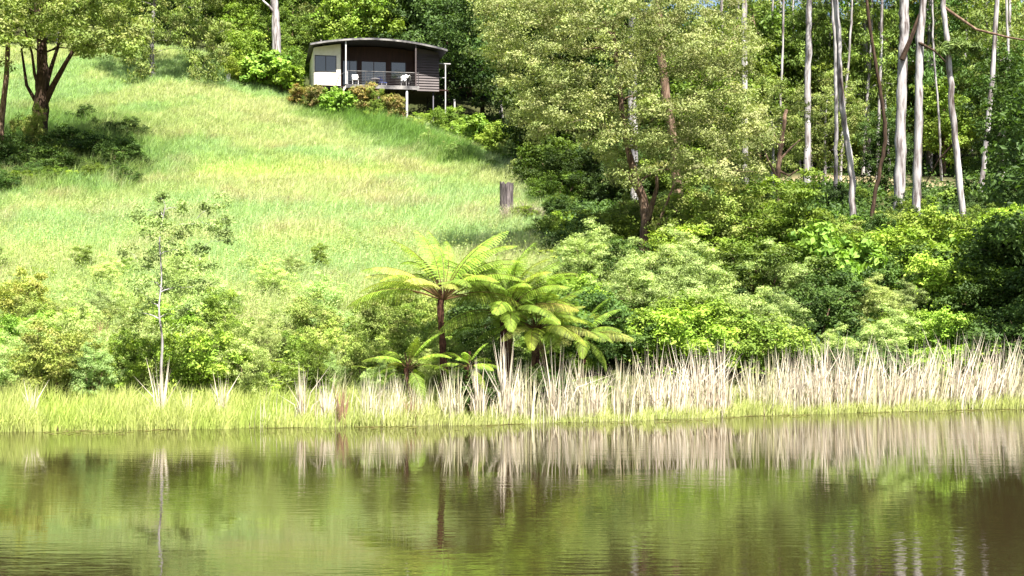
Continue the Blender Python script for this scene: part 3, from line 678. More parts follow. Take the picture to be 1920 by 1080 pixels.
# ------------------------------------------------------------------ forest trees (shared meshes, own objects)
def forest_proto(name, seed, h, rx, rz, cz, n, rad, per, ln, wd, cols, bark, droop=.2, r0=.2, lean=.3, mat=LEAF):
    r = rng_(seed); cl = blob_clumps(rx, rz, cz, n, rad, r, rad*.95, .3)
    tr = [(0, 0, 0), (lean*.3, 0, h*.25), (lean*.2, lean*.2, h*.5), (lean, -lean*.2, h*.82)]
    return tree_parts(name, tr, r0, r0*.3, cl, dict(per=per, ln=ln, wd=wd, cols=cols, droop=droop, mat=mat), r, bark)
FT = {
 'round': forest_proto('forest_tree', 401, 10, 3.3, 4.0, 5.6, 80, .95, 190, .25, .13, G_MID, BARK_MID),
 'lime':  forest_proto('forest_tree', 402, 9, 3.0, 3.6, 5.0, 70, .9, 200, .26, .15, G_LIME, BARK_MID),
 'deep':  forest_proto('forest_tree', 403, 12, 3.4, 5.2, 6.8, 90, 1.0, 190, .25, .12, G_DEEP, BARK_DARK),
 'olive': forest_proto('forest_tree', 404, 11, 3.0, 4.6, 6.6, 75, .9, 200, .24, .09, G_OLIVE, BARK_GUM, .7),
 'slim':  forest_proto('forest_tree', 405, 13, 2.0, 5.6, 7.6, 70, .8, 190, .24, .08, G_GUM, BARK_GUM, .9, .16),
}
def forest(px, D, kind, s, label, group, rz=None, tint=None, name='forest_tree', sz=1.0):
    r = rng_(int(px*7+D*131)); b = at(px, D, -.2)
    return place(FT[kind], name, label, 'tree', b, r.random()*6.28 if rz is None else rz, (s, s, s*sz), group,
                 tint if tint is not None else tuple(np.clip((1.08+.2*r.normal())*np.array((1, 1, .9))*(1+np.array((.1, 0, -.03))*r.normal()), .55, 1.6)))
# behind and beside the cabin
for px, D, k, s, lab in [
    (455, 119, 'lime', .62, 'leafy bright green tree above the white tree guard'),
    (505, 117, 'round', .5, 'rounded green tree at the foot of the side-branched gum'),
    (548, 121, 'round', .62, 'dense green tree just left of the cabin'),
    (610, 124, 'olive', .95, 'olive-green tree rising behind the cabin roof\'s left end'),
    (650, 121, 'lime', 1.02, 'glowing lime tree right behind the cabin roof'),
    (705, 122, 'lime', 1.12, 'tall glowing lime tree behind the middle of the roof'),
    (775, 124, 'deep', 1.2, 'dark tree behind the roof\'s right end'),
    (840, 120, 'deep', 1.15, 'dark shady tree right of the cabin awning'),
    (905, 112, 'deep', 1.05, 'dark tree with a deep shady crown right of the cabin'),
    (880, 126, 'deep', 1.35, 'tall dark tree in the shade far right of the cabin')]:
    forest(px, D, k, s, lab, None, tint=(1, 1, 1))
R = rng_(900)
FL = {'round': 'rounded mid-green tree in the forest', 'lime': 'bright lime-green tree in the forest', 'deep': 'dark green tree in the forest', 'olive': 'olive-green tree in the forest', 'slim': 'tall narrow grey-green tree in the forest'}
def zone_forest(n, p0, p1, d0, d1, kinds, s0, s1, where, gap, gain=1.0):
    pts = []; tries = 0
    while len(pts) < n and tries < 4000:
        tries += 1; px = p0+(p1-p0)*R.random(); D = d0+(d1-d0)*R.random(); x = (px-960)/F*D
        if all((x-a)**2+(D-b)**2 > gap**2 for a, b in pts):
            pts.append((x, D)); k = kinds[R.integers(len(kinds))]
            AUTO.append((forest(px, D, k, s0+(s1-s0)*R.random(), FL[k]+where, 'forest trees'+where), FL[k]))
            for ch in AUTO[-1][0].children:
                if ch.name.startswith('crown'): ch.color = (*[c*gain for c in ch.color[:3]], 1)
zone_forest(24, -150, 560, 122, 142, ['round', 'olive', 'deep', 'deep', 'lime'], .8, 1.15, ' above the meadow', 3.3)
zone_forest(22, 540, 1000, 128, 160, ['round', 'olive', 'deep', 'slim'], 1.0, 1.4, ' high behind the cabin', 3.6)
zone_forest(26, 1000, 1400, 84, 125, ['round', 'deep', 'deep'], .75, 1.2, ' behind the big olive tree', 3.4, .8)
zone_forest(32, 1400, 2000, 99, 128, ['round', 'deep', 'lime', 'deep', 'slim', 'olive', 'deep'], .6, .95, ' beyond the clearing', 3.2)
zone_forest(24, 1380, 2100, 128, 160, ['round', 'olive', 'deep', 'slim', 'olive'], .75, 1.05, ' on the far slope beyond the clearing', 4.0)
zone_forest(13, 1390, 1960, 96, 112, ['slim', 'olive', 'slim', 'round'], 1.1, 1.45, ' beyond the clearing', 3.4)
for px, D, k, s, lab in [(1770, 97, 'lime', .78, 'sunny yellow-green tree glowing behind the leaning gum'), (1640, 99, 'round', .6, 'small green tree by the pale trunks at the clearing'),
                         (1450, 78, 'olive', .62, 'olive sapling tree behind the dead tree\'s bare branches'), (1545, 90, 'olive', .7, 'olive tree behind the snaking gum'),
                         (1890, 86, 'deep', .8, 'dark green tree right of the clearing gum'), (1930, 70, 'deep', .75, 'dark tree shading the bank\'s far right'), (1660, 84, 'deep', .45, 'low dark tree left of the stout gum'), (2065, 46.5, 'deep', 1.0, 'dark tree overhanging the end of the reed bed')]:
    forest(px, D, k, s, lab, None, tint=(1, 1, 1))

# ------------------------------------------------------------------ shrubs
def shrub_proto(name, seed, rx, rz, cz, n, rad, per, ln, wd, cols, mat=LEAF_SOFT, droop=.1, flat=.8, var=.5):
    r = rng_(seed); cl = blob_clumps(rx, rz, cz, n, rad, r, rad*.8, .25); b = MB()
    for path, rd in limb_paths(np.array([(0, 0, -.15), (.03, .02, .25), (.0, .05, cz*.6), (.05, 0, cz)]), .05, .02, cl, r, .08): b.tube(path, rd, 4)
    for a in (0.4, 2.3, 4.4): b.tube([(0, 0, -.15), (.16*math.cos(a), .16*math.sin(a), .3), (.4*rx*math.cos(a), .4*rx*math.sin(a), cz)], [.04, .03, .015], 5)
    return [('stems', b.mesh(name+'_stems', BARK_MID, True)), ('crown', crown_mesh(name+'_crown', cl, per, ln, wd, cols, r, mat, droop, flat, clump_var=var))]
def frond_shape(r, L, npin, maxp, arch0, arch1, stalk=.2, leafl=.06, seg=10, c0=(.15, .26, .03), c1=(.26, .34, .05), crude=False, sagp=.25):
    """one fern frond along +x: arching midrib, pinnae with leaflets"""
    m = 14; s = np.linspace(0, 1, m); ang = arch0+(arch1-arch0)*s**1.3
    P = np.zeros((m, 3)); P[1:, 0] = np.cumsum(np.cos(ang[:-1]))*L/(m-1); P[1:, 2] = np.cumsum(np.sin(ang[:-1]))*L/(m-1)
    b = MB(); b.tube(P, np.linspace(.016, .004, m)*L/2.2, 5, c=(.11, .07, .025))
    V = []; T = []; C = []
    for side in (-1, 1):
        for k in range(npin):
            u = (k+.5)/npin; sp = stalk+(1-stalk)*u
            base = np.array([np.interp(sp, s, P[:, i]) for i in range(3)]); a = np.interp(sp, s, ang)
            t = np.array((math.cos(a), 0, math.sin(a))); up = np.array((-math.sin(a), 0, math.cos(a)))
            fw = .35+.45*u; d = t*fw+np.array((0, side, 0))+up*.05; d /= np.linalg.norm(d)
            pl = maxp*min(1, (u/.22)**.7)*(1-u)**.62*(.9+.2*r.random())+.02
            if crude: nl = 1
            else: nl = max(3, int(seg*pl/maxp)+2)
            w = np.linspace(0, 1, nl+1)
            pp = base+d*pl*w[:, None]+np.array((0, 0, -1))*sagp*pl*(w**2)[:, None]
            lat = np.cross(d, up); lat /= np.linalg.norm(lat); col = np.array(c0)*(1-r.random()*.6)+np.array(c1)*.6*r.random()
            if crude:
                h = max(.012, pl*.13); n0 = len(V)
                V += [base, base+d*pl*.5+lat*h+np.array((0, 0, -.08*pl)), pp[-1], base+d*pl*.5-lat*h+np.array((0, 0, -.08*pl))]; T += [(n0, n0+1, n0+2), (n0, n0+2, n0+3)]; C += [col]*4
                continue
            for i in range(nl):
                q0, q1 = pp[i], pp[i+1]; mid = (q0+q1)/2; ll = leafl*(1-.55*w[i])*(.8+.4*r.random()); dz = np.array((0, 0, -.22*ll))
                for sg in (-1, 1):
                    n0 = len(V); V += [q0, q1, mid+sg*lat*ll+(q1-q0)*.35+dz]; T.append((n0, n0+1, n0+2)); C += [col*(.85+.3*r.random())]*3
    b.add(V, None, T); b.c[-1] = np.array(C)
    return b
def bracken_proto(seed, n, L, cols):
    r = rng_(seed); mb = MB()
    for i in range(n):
        f = frond_shape(r, L*(.6+.5*r.random()), 18, .22*L, 1.4-.8*r.random(), -.7*r.random(), .25, .05, 5, cols[0], cols[1], crude=True)
        V = np.vstack(f.v); a = r.random()*6.28; R3 = np.array(((math.cos(a), -math.sin(a), 0), (math.sin(a), math.cos(a), 0), (0, 0, 1)))
        off = np.array((r.normal()*.35*L, r.normal()*.35*L, -.05))
        k = mb.n; mb.add(V @ R3.T+off, np.vstack(f.q), np.vstack(f.t), np.vstack(f.c))
    return [('crown', mb.mesh('bracken_fronds', LEAF_SOFT))]
SH = {
 'round': shrub_proto('shrub', 501, 1.05, .85, .85, 46, .32, 300, .075, .04, G_MID),
 'lime':  shrub_proto('shrub', 502, 1.0, .9, .9, 44, .32, 300, .08, .045, G_LIME),
 'tall':  shrub_proto('shrub', 503, .75, 1.35, 1.35, 52, .30, 280, .085, .035, G_MID, droop=.3),
 'wattle': shrub_proto('wattle', 504, 1.0, 1.05, 1.1, 60, .28, 330, .085, .02, G_SILVER, droop=.3, var=.35),
 'olive': shrub_proto('shrub', 505, 1.0, .95, .95, 46, .31, 300, .075, .036, G_OLIVE),
 'deep':  shrub_proto('shrub', 506, 1.05, .9, .9, 46, .33, 280, .08, .045, G_DEEP),
 'red':   shrub_proto('shrub', 507, .7, .9, .9, 30, .28, 170, .11, .05, [(.26, .13, .06), (.30, .20, .08), (.14, .18, .04), (.17, .21, .04)]),
 'broad': shrub_proto('shrub', 508, .95, .8, .85, 38, .33, 110, .17, .11, [(.18, .29, .04), (.11, .21, .03), (.24, .35, .06)], droop=.4),
 'bracken': bracken_proto(509, 120, .8, ((.13, .20, .028), (.24, .30, .055))),
 'bracken2': bracken_proto(510, 110, .85, ((.19, .28, .04), (.32, .39, .08))),
}
def shrub(px, D, kind, h, label, group=None, wide=1.0, tint=None, name='shrub'):
    r = rng_(int(px*13+D*57)); b = at(px, D, -.08); base_h = {'round': 1.8, 'lime': 1.9, 'tall': 2.8, 'wattle': 2.2, 'olive': 2, 'deep': 1.9, 'red': 1.9, 'broad': 1.7, 'bracken': 1.0, 'bracken2': 1.15}[kind]
    s = h/base_h; name = {'wattle': 'wattle_bush', 'bracken': 'bracken_clump', 'bracken2': 'bracken_clump'}.get(kind, name)
    return place(SH[kind], name, label, 'shrub' if 'bracken' not in kind else 'bracken', b, r.random()*6.28, (s*wide, s*wide, s), group,
                 tint if tint is not None else tuple(np.clip((1+.16*r.normal())*np.array((1, 1, .9))*(1+np.array((.05, 0, -.02))*r.normal()), .6, 1.4)))
# below the cabin
for px, D, k, h, wd, lab in [
    (560, 105.5, 'red', 2.1, 1.1, 'russet-tipped shrub on the slope left of the cabin'), (592, 104.5, 'red', 2.5, .9, 'tall russet shrub in front of the cream wall'),
    (636, 104.2, 'broad', 2.4, 1.1, 'bright broad-leaved shrub at the foot of the cabin stair'), (688, 103.6, 'red', 3.3, .9, 'tall reddish shrub under the middle of the deck'),
    (705, 102.8, 'tall', 3.0, .8, 'narrow green shrub beside the reddish shrub under the deck'), (735, 103, 'red', 2.7, 1.0, 'orange-tipped round shrub left of the white stilt'),
    (792, 106, 'lime', 1.2, 1.2, 'low lime shrub between the stilts'), (842, 104, 'lime', 2.4, 1.1, 'bushy lime-tipped shrub right of the thin stilt'),
    (870, 102, 'round', 2.0, 1.2, 'dark-hearted bush beside the grey fence post'), (905, 100, 'broad', 2.4, 1.0, 'leafy bush at the top of the track'),
    (935, 97, 'lime', 2.6, 1.1, 'pale lime bush where the track meets the forest'), (775, 101.5, 'olive', 1.3, 1.2, 'straw-tinted low bush below the white stilt'),
    (455, 113, 'lime', 2.6, 1.2, 'glossy lime bush right of the white tree guard'), (495, 112, 'broad', 3.0, 1.2, 'big-leaved bright bush below the side-branched gum'),
    (535, 111.5, 'broad', 2.7, 1.1, 'big-leaved bush closest to the cabin\'s cream end wall'), (470, 116, 'lime', 4.2, 1.0, 'tall glowing bush behind the lime bush'), (545, 115, 'round', 4.0, 1.0, 'tall shaded bush left of the cabin roof')]:
    shrub(px, D, k, h, lab, None, wd)
# vine-clad foot of the dark tree
for px, D, k, h, wd, lab in [(60, 83, 'olive', 3.4, .55, 'leafy creeper wrapping the foot of the dark tree'), (28, 81, 'deep', 2.2, 1.2, 'dark shrub in the shade left of the dark tree'),
                             (105, 82, 'round', 1.6, 1.2, 'low shrub at the right foot of the dark tree'), (45, 76, 'lime', 1.0, 1.4, 'low lime weeds at the lower edge of the tree\'s shade'), (120, 77, 'lime', .9, 1.5, 'bright weeds where the shade meets the meadow'),
                             (0, 74, 'deep', 1.3, 1.3, 'dark weeds at the shaded left of the meadow'), (150, 83, 'deep', 2.1, 1.7, 'wide dark bush spreading right from the dark tree\'s foot'), (212, 82, 'deep', 1.8, 1.6, 'low dark bush at the end of the shade under the dark tree'), (110, 79, 'deep', 1.7, 1.7, 'dark bush in front of the dark tree\'s trunk')]:
    shrub(px, D, k, h, lab, None, wd)
# right bank: the named ones first
for px, D, k, h, wd, lab in [
    (1180, 46.5, 'wattle', 2.3, 1.3, 'silvery wattle bush below the forked trunk'), (1262, 49, 'wattle', 2.6, 1.15, 'tall pale silvery wattle right of the forked trunk'),
    (1300, 45, 'lime', 2.2, 1.25, 'glowing lime bush behind the tall dry reeds'), (1120, 50, 'wattle', 2.4, 1.2, 'low silver-green bush right of the tree ferns'),
    (1090, 56, 'bracken2', 2.0, 1.5, 'bracken thicket on the slope right of the stump'), (1130, 58, 'lime', 2.3, 1.2, 'light green bush left of the forked trunk'),
    (1335, 55, 'olive', 3.6, 1.0, 'olive bush with a bare grey stem'), (1490, 54, 'tall', 4.6, 1.25, 'tall feathery shrub with thin pale stems'),
    (1420, 50, 'round', 2.8, 1.2, 'rounded bush left of the feathery shrub'), (1560, 52, 'broad', 3.0, .9, 'large-leaved bright shrub in a dark hollow'),
    (1680, 53, 'lime', 3.2, 1.2, 'sunny lime bush below the stout gum'), (1740, 56, 'lime', 3.4, 1.0, 'tall sunny bush below the straight gum'),
    (1860, 52, 'deep', 3.2, 1.25, 'dark bush right of the leaning gum'), (1915, 50, 'deep', 3.4, 1.1, 'dark bush at the far right of the bank'),
    (1000, 62, 'bracken2', 1.3, 1.4, 'bracken clump just below the stump'), (1250, 62, 'olive', 2.6, 1.2, 'olive bush in front of the broad grey gum')]:
    shrub(px, D, k, h, lab, None, wd)
def zone_shrubs(n, p0, p1, d0, d1, kinds, h0, h1, label, group, gap, wide=1.15, gain=1.0):
    pts = []; tries = 0
    while len(pts) < n and tries < 6000:
        tries += 1; px = p0+(p1-p0)*R.random(); D = d0+(d1-d0)*R.random()
        if D < shore(px)+(2.3 if px > 1100 else 1.3) or (1135 < px < 1290 and 49.5 < D < 57.5): continue
        x = (px-960)/F*D
        if all((x-a)**2+(D-b)**2 > gap**2 for a, b in pts):
            pts.append((x, D)); k = kinds[R.integers(len(kinds))]
            nm = {'round': 'rounded green shrub', 'lime': 'bright lime shrub', 'tall': 'upright green shrub', 'wattle': 'silver-green wattle bush', 'olive': 'olive-green shrub', 'deep': 'dark green shrub',
                  'red': 'russet shrub', 'broad': 'big-leaved shrub', 'bracken': 'dark bracken clump', 'bracken2': 'bright bracken clump'}[k]
            AUTO.append((shrub(px, D, k, h0+(h1-h0)*R.random(), nm+' '+label, 'shrubs '+group, wide), nm))
            for ch in AUTO[-1][0].children:
                if ch.name.startswith('crown'): ch.color = (*[c*gain for c in ch.color[:3]], 1)
zone_shrubs(46, -20, 270, 76, 94, ['deep', 'bracken', 'bracken', 'deep', 'round'], .8, 1.5, 'in the shade around the dark meadow tree', 'around the dark meadow tree', .95, gain=1.0)
zone_shrubs(44, 1060, 2000, 43, 53, ['lime', 'round', 'wattle', 'deep', 'deep', 'tall', 'lime', 'wattle', 'round'], 1.3, 2.6, 'in the thicket behind the dry reeds', 'behind the dry reeds', 1.15, gain=1.15)
zone_shrubs(48, 1040, 2000, 53, 64, ['lime', 'round', 'deep', 'olive', 'bracken2', 'tall', 'broad'], 1.3, 2.6, 'on the bank below the gums', 'below the gums', 1.4)
zone_shrubs(48, 1000, 2000, 64, 82, ['round', 'deep', 'olive', 'bracken2', 'deep', 'broad', 'lime'], .8, 1.7, 'on the forest floor among the gums', 'among the gums', 1.9, gain=.8)  # lowered gain puts the understory's shade into the leaf colour
zone_shrubs(13, 800, 985, 84, 99, ['lime', 'wattle', 'bracken2', 'wattle'], .7, 1.4, 'in the long grass beside the track', 'beside the track', 1.3, gain=1.1)
zone_shrubs(12, 985, 1085, 56, 70, ['bracken2', 'lime', 'bracken'], .7, 1.3, 'on the slope below the stump', 'below the stump', 1.1, gain=1.1)
zone_shrubs(26, 1005, 1240, 73, 100, ['deep', 'round', 'deep', 'deep'], 2.0, 4.0, 'under the left side of the big olive tree', 'under the big olive tree', 1.8, gain=.85)  # lowered gain paints the shade under the olive tree into the leaf tint
zone_shrubs(44, -60, 430, 38.0, 45, ['bracken2', 'olive', 'bracken2', 'tall', 'wattle', 'wattle', 'lime', 'wattle'], .8, 2.2, 'on the bank near the pale sapling', 'near the pale sapling', .85, wide=.95, gain=1.3)
zone_shrubs(40, 430, 830, 38.5, 45.5, ['bracken', 'bracken2', 'bracken2', 'wattle', 'tall', 'olive'], .9, 2.0, 'on the bank left of the tree ferns', 'left of the tree ferns', .8, wide=.95, gain=1.22)
zone_shrubs(10, 870, 1100, 38.1, 39.0, ['deep', 'deep', 'bracken'], .7, 1.25, 'at the foot of the tree ferns', 'at the foot of the tree ferns', .6)
zone_shrubs(12, 860, 1120, 40.5, 46, ['deep', 'bracken', 'deep', 'round'], 1.1, 1.9, 'in the shade around the tree ferns', 'around the tree ferns', 1.0)
zone_shrubs(34, -60, 640, 44, 56, ['bracken2', 'wattle', 'tall', 'wattle'], .6, 1.5, 'in the rough grass above the bank', 'in the rough grass above the bank', 1.6, gain=1.3)

# thin pale sapling at the water's edge
def sapling():
    D = 37.6; r = rng_(61); b = at(302, D, -.1)
    tr = [wpt(px, py, D)-np.array(b) for px, py in ((306, 745), (302, 690), (305, 640), (297, 580), (304, 520), (298, 450), (310, 385))]; tr[0] = np.array((0, 0, 0.))
    pos = [(285, 415), (262, 400), (275, 445), (300, 400), (335, 470), (355, 500), (385, 395), (415, 380), (400, 425), (320, 430), (290, 480), (265, 500), (345, 540), (375, 470), (255, 540), (315, 540), (360, 420), (300, 370), (425, 410), (330, 390), (240, 470), (395, 500), (280, 570), (325, 590), (360, 580), (250, 590), (310, 460), (345, 440), (370, 540), (270, 530), (420, 450), (300, 520)]
    cl = np.array([list(wpt(px, py, D+r.normal()*.5)-np.array(b))+[.26+.12*r.random()] for px, py in pos])
    place(tree_parts('sapling', tr, .04, .012, cl, dict(per=210, ln=.10, wd=.045, cols=[(.22, .30, .09), (.15, .22, .06), (.28, .35, .12)], droop=.3), r, BARK_GUM, sides=7), 'sapling', 'thin pale-stemmed sapling with sparse leaves at the water\'s edge', 'sapling', b)
sapling()

# ------------------------------------------------------------------ tree ferns
rf = rng_(71)
FRONDS = [frond_shape(rf, 2.5, 27, .50, a0, a1, st, .042, 15, c0, c1, sagp=.5).mesh('frond', LEAF_SOFT) for a0, a1, st, c0, c1 in (
    (.64, -.62, .28, (.19, .30, .03), (.30, .40, .05)), (.52, -.65, .30, (.15, .25, .03), (.27, .35, .05)),
    (.85, -.10, .24, (.20, .34, .035), (.29, .42, .06)), (.58, -.40, .30, (.22, .28, .045), (.38, .34, .09)))]
DEADF = frond_shape(rf, 2.3, 22, .3, .2, -.5, .2, .05, 6, (.09, .05, .025), (.15, .09, .05)).mesh('dead_frond', LEAF_SOFT)
def tree_fern(label, px, py_crown, D, base_px, n, r0, seed, size, spec=None, skirt=False, name='tree_fern', rise=0.0, gain=1.0):
    r = rng_(seed); b = at(base_px, D, -.15); top = wpt(px, py_crown, D)-np.array(b)
    t = thing(name, label, 'tree fern', b)
    k = 16; s = np.linspace(0, 1, k)[:, None]; P = top*s+np.array((.05, .03, 0))*np.sin(s*5)
    rad = r0*(1.35-.45*s[:, 0])*(1+.10*r.normal(size=k)); rad[-1] *= 1.25
    link('trunk', MB().tube(P, rad, 12, wob=.35, seed=seed).mesh('fern_trunk', BARK_RED), t)
    lst = spec if spec else [(i*2*math.pi/n+r.normal()*.12, r.normal()*.12, r.integers(0, 4), size*(.85+.3*r.random())) for i in range(n)]
    for az, tilt, v, sz in lst:
        o = link('frond', FRONDS[int(v)], t, tuple(top+np.array((0, 0, -.02)))); o.rotation_euler = (r.normal()*.24, -(tilt+rise+.09*r.normal()), az+.1*r.normal()); o.scale = (sz,)*3
        g = .75+.45*r.random(); g *= gain; o.color = (g*(1+.2*(r.random() < .15)), g, g, 1)
    if skirt:
        for i in range(9):
            a = r.random()*6.28; o = link('dead_frond', DEADF, t, tuple(top+np.array((0, 0, -.12)))); o.rotation_euler = (0, 1.15+.35*r.random(), a); o.scale = (size*.55,)*3
    else:
        cz = MB()
        for i in range(3):
            a = r.random()*6.28; cz.tube([top+np.array((0, 0, -.05)), top+np.array((.05*math.cos(a), .05*math.sin(a), .25)), top+np.array((.09*math.cos(a), .09*math.sin(a), .42))], [.022, .016, .02], 6)
        link('crozier', cz.mesh('fern_croziers', BARK_RED), t)
    return t
specA = [(math.pi+.05, -.10, 1, 1.16), (math.pi-.35, .0, 0, 1.08), (math.pi+.35, .0, 3, 1.0), (math.pi-.7, .25, 2, 1.05), (math.pi-1.0, .42, 2, 1.02), (math.pi+.7, -.02, 0, 1.0), (math.pi+1.1, .02, 3, .9), (-math.pi/2+.1, .0, 3, .85), (-math.pi/2+.5, .02, 1, .95),
         (-.45, .05, 0, 1.05), (.05, .12, 0, 1.15), (.35, .05, 1, 1.12), (.7, .2, 2, 1.05), (1.05, .3, 0, 1.1), (1.4, .35, 0, 1.05), (1.75, .3, 2, 1.0), (2.1, .12, 0, 1.1), (-.8, .02, 0, 1.0), (-.15, -.15, 1, .95), (2.75, .33, 2, 1.0), (2.45, .05, 1, 1.1), (.2, .3, 2, 1.1), (-.25, .22, 0, 1.1), (math.pi-.15, .18, 0, 1.05)]
specA += [(az+.17, t+.06, v, z*.97) for az, t, v, z in specA[::2]]
tree_fern('tall tree fern with a bare dark trunk and umbrella of lime fronds', 830, 562, 38.6, 828, 18, .09, 73, 1.0, specA, rise=.05)
rb = rng_(741)
def bushy(n, size): return [(i*2.39996+rb.normal()*.1, (.35-1.05*(i/n))+rb.normal()*.08, (2, 0, 0, 1, 0, 0, 3)[i % 7] if i > n*.3 else (2, 0)[i % 2], size*(.85+.25*rb.random())) for i in range(n)]
tree_fern('bushy tree fern leaning over the dry reeds with a reddish trunk', 950, 590, 39.4, 944, 19, .12, 74, .92, bushy(48, .95), True, rise=.26, gain=.8)
tree_fern('lower tree fern with yellowing fronds beside the bushy one', 1008, 618, 39.9, 1000, 17, .11, 75, .85, bushy(42, .76), True, rise=.22, gain=.8)
tree_fern('short young tree fern with arching fronds at the tall fern\'s foot', 765, 690, 37.9, 768, 11, .06, 76, .55, bushy(13, .55))
tree_fern('small pale young fern between the two fern trunks', 878, 688, 37.8, 878, 8, .05, 78, .42, bushy(11, .42))
tree_fern('half-hidden tree fern behind the lower one', 1090, 630, 42.0, 1088, 13, .11, 79, .8, bushy(28, .66), gain=.8)


# ------------------------------------------------------------------ grass, reeds, ground cover
def blades(name, base, h, w, lean, cols, mat, r, tip=1.0, mid=.5, facing=None):
    n = len(base); a = r.random(n)*math.pi if facing is None else facing; sx = np.stack([np.cos(a), np.sin(a), 0*a], -1)*np.asarray(w)[:, None]*.5
    L = np.concatenate([lean, np.zeros((n, 1))], 1); up = np.array((0, 0, 1.))
    hm = base+up*(h*mid)[:, None]+L*(h*.28)[:, None]; ht = base+up*(h*(1-.35*np.sum(lean**2, 1)))[:, None]+L*h[:, None]
    v = np.stack([base-sx, base+sx, hm-sx*.8, hm+sx*.8, ht], 1).reshape(-1, 3); i = np.arange(n)*5
    c = np.repeat(cols, 5, 0); c[4::5] *= tip
    return mk_mesh(name, v, [np.stack([i, i+1, i+3, i+2], -1), np.stack([i+2, i+3, i+4], -1)], mat, c)
def mixcol(w, cols): return (w/np.maximum(w.sum(1, keepdims=True), 1e-6)) @ np.asarray(cols)

r = rng_(1001)
N = 560000
u = r.random(N); D = np.sqrt(38.5**2+(125**2-38.5**2)*u**.88); px = -70+1170*r.random(N)
keep = (r.random(N) < meadow_mask(px, D)) & (D > shore(px)+2.2)
px, D = px[keep], D[keep]; X = (px-960)/F*D
# tufted: pull blades together a little
X = X+.10*r.normal(size=len(X)); Z = terrain(X, D)
n1 = fnoise(X, D, 7, 31); n2 = fnoise(X, D, 2.2, 41); n3 = vnoise(X, D, .5, 51)
lush_shaded = np.exp(-((D-np.interp(px, [540, 640, 760, 880], [108, 104.5, 98, 90]))/4.2)**2)*sstep(520, 620, px)*sstep(915, 860, px)  # tall green grass band; shade below the cabin is put into its darker colour too
mown = np.exp(-((D-(82+(px-450)*.006))/2.6)**2)*sstep(330, 400, px)*sstep(900, 600, px)
tree_sh = np.exp(-((px-110)/150)**2-((D-86)/9)**2)  # taller grass, its colour darkened to carry the tree's shade
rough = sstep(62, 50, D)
h = (.16+.34*n2+.42*n3)*(1+1.2*lush_shaded-.55*mown+.8*rough*n1+1.6*tree_sh); h *= .7+.6*r.random(len(h))
w = np.interp(D, [38, 60, 90, 125], [.013, .02, .03, .04])*(.7+.6*r.random(len(h)))
lean = np.stack([.28+.3*r.normal(size=len(h)), -.18+.35*r.normal(size=len(h))], -1)
W = np.stack([.5+0*n1, 1.3*sstep(.45, .7, n1)*(1-rough*.4), .9*sstep(.5, .75, n2)*sstep(120, 70, D), .8*sstep(.55, .35, n1), 7.0*lush_shaded+4.0*tree_sh, 1.6*mown], -1)*(.25+r.random((len(h), 6)))
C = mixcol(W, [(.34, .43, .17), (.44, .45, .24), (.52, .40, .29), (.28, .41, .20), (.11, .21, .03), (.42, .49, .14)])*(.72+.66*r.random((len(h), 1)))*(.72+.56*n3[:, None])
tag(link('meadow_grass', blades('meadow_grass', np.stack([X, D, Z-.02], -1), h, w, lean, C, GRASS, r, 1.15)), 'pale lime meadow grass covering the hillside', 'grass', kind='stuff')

# seed heads and weeds in the rough lower meadow
n = 60000; D = 41+30*r.random(n)**1.7; px = -70+1100*r.random(n); keep = r.random(n) < meadow_mask(px, D)*(.35+.65*(fnoise((px-960)/F*D, D, 3, 61) > .5)); px, D = px[keep], D[keep]
X = (px-960)/F*D; Z = terrain(X, D); n = len(X); hh = (.15+.75*r.random(n)**1.3)*(.5+fnoise(X, D, 1.6, 63))
v, q = leaf_quads(np.stack([X, D, Z+hh], -1), r.normal(size=(n, 3))+np.array((-.2, -.3, .6)), .10*(.6+.8*r.random(n)), .035*(.6+.8*r.random(n)), r)
C = mixcol(r.random((n, 4))**3, [(.29, .39, .13), (.24, .34, .10), (.33, .40, .16), (.36, .38, .17)])
tag(link('meadow_weeds', mk_mesh('meadow_weeds', v, q, LEAF_SOFT, np.repeat(C, 4, 0))), 'leafy weeds scattered through the lower meadow', 'weeds', kind='stuff')

# leafy stalks that thin out up the slope from the bank
m = 7000; D = 38.5+24*r.random(m)**1.7; px = -80+1090*r.random(m); X = (px-960)/F*D
keep = (D > shore(px)+2.4) & (fnoise(X, D, 3.2, 64) > .42+.22*sstep(44, 60, D)); px, D, X = px[keep], D[keep], X[keep]; m = len(X); Z = terrain(X, D)
H = (.5+1.2*r.random(m)**1.5)*(.6+.8*fnoise(X, D, 2.5, 65)); K = 26; ii = np.repeat(np.arange(m), K); n = len(ii); tpos = .15+.85*r.random(n)**.8
sx = .12*r.normal(size=m); P = np.stack([X[ii]+sx[ii]*H[ii]*tpos+.11*r.normal(size=n)*(1.25-tpos), D[ii]+.11*r.normal(size=n), Z[ii]+H[ii]*tpos], -1)
v, q = leaf_quads(P, r.normal(size=(n, 3))*.7+np.array((0, -.25, .6)), .075*(.6+.8*r.random(n)), .026*(.6+.8*r.random(n)), r, .2)
base = mixcol(r.random((m, 5))**3, [(.24, .33, .07), (.17, .26, .05), (.30, .37, .11), (.34, .34, .14), (.28, .37, .10)])
tag(link('bank_weeds', mk_mesh('bank_weeds', v, q, LEAF_SOFT, np.repeat(base[ii]*(.7+.6*r.random((n, 1))), 4, 0))), 'wispy leafy weeds spreading up from the bank into the meadow', 'weeds', kind='stuff')

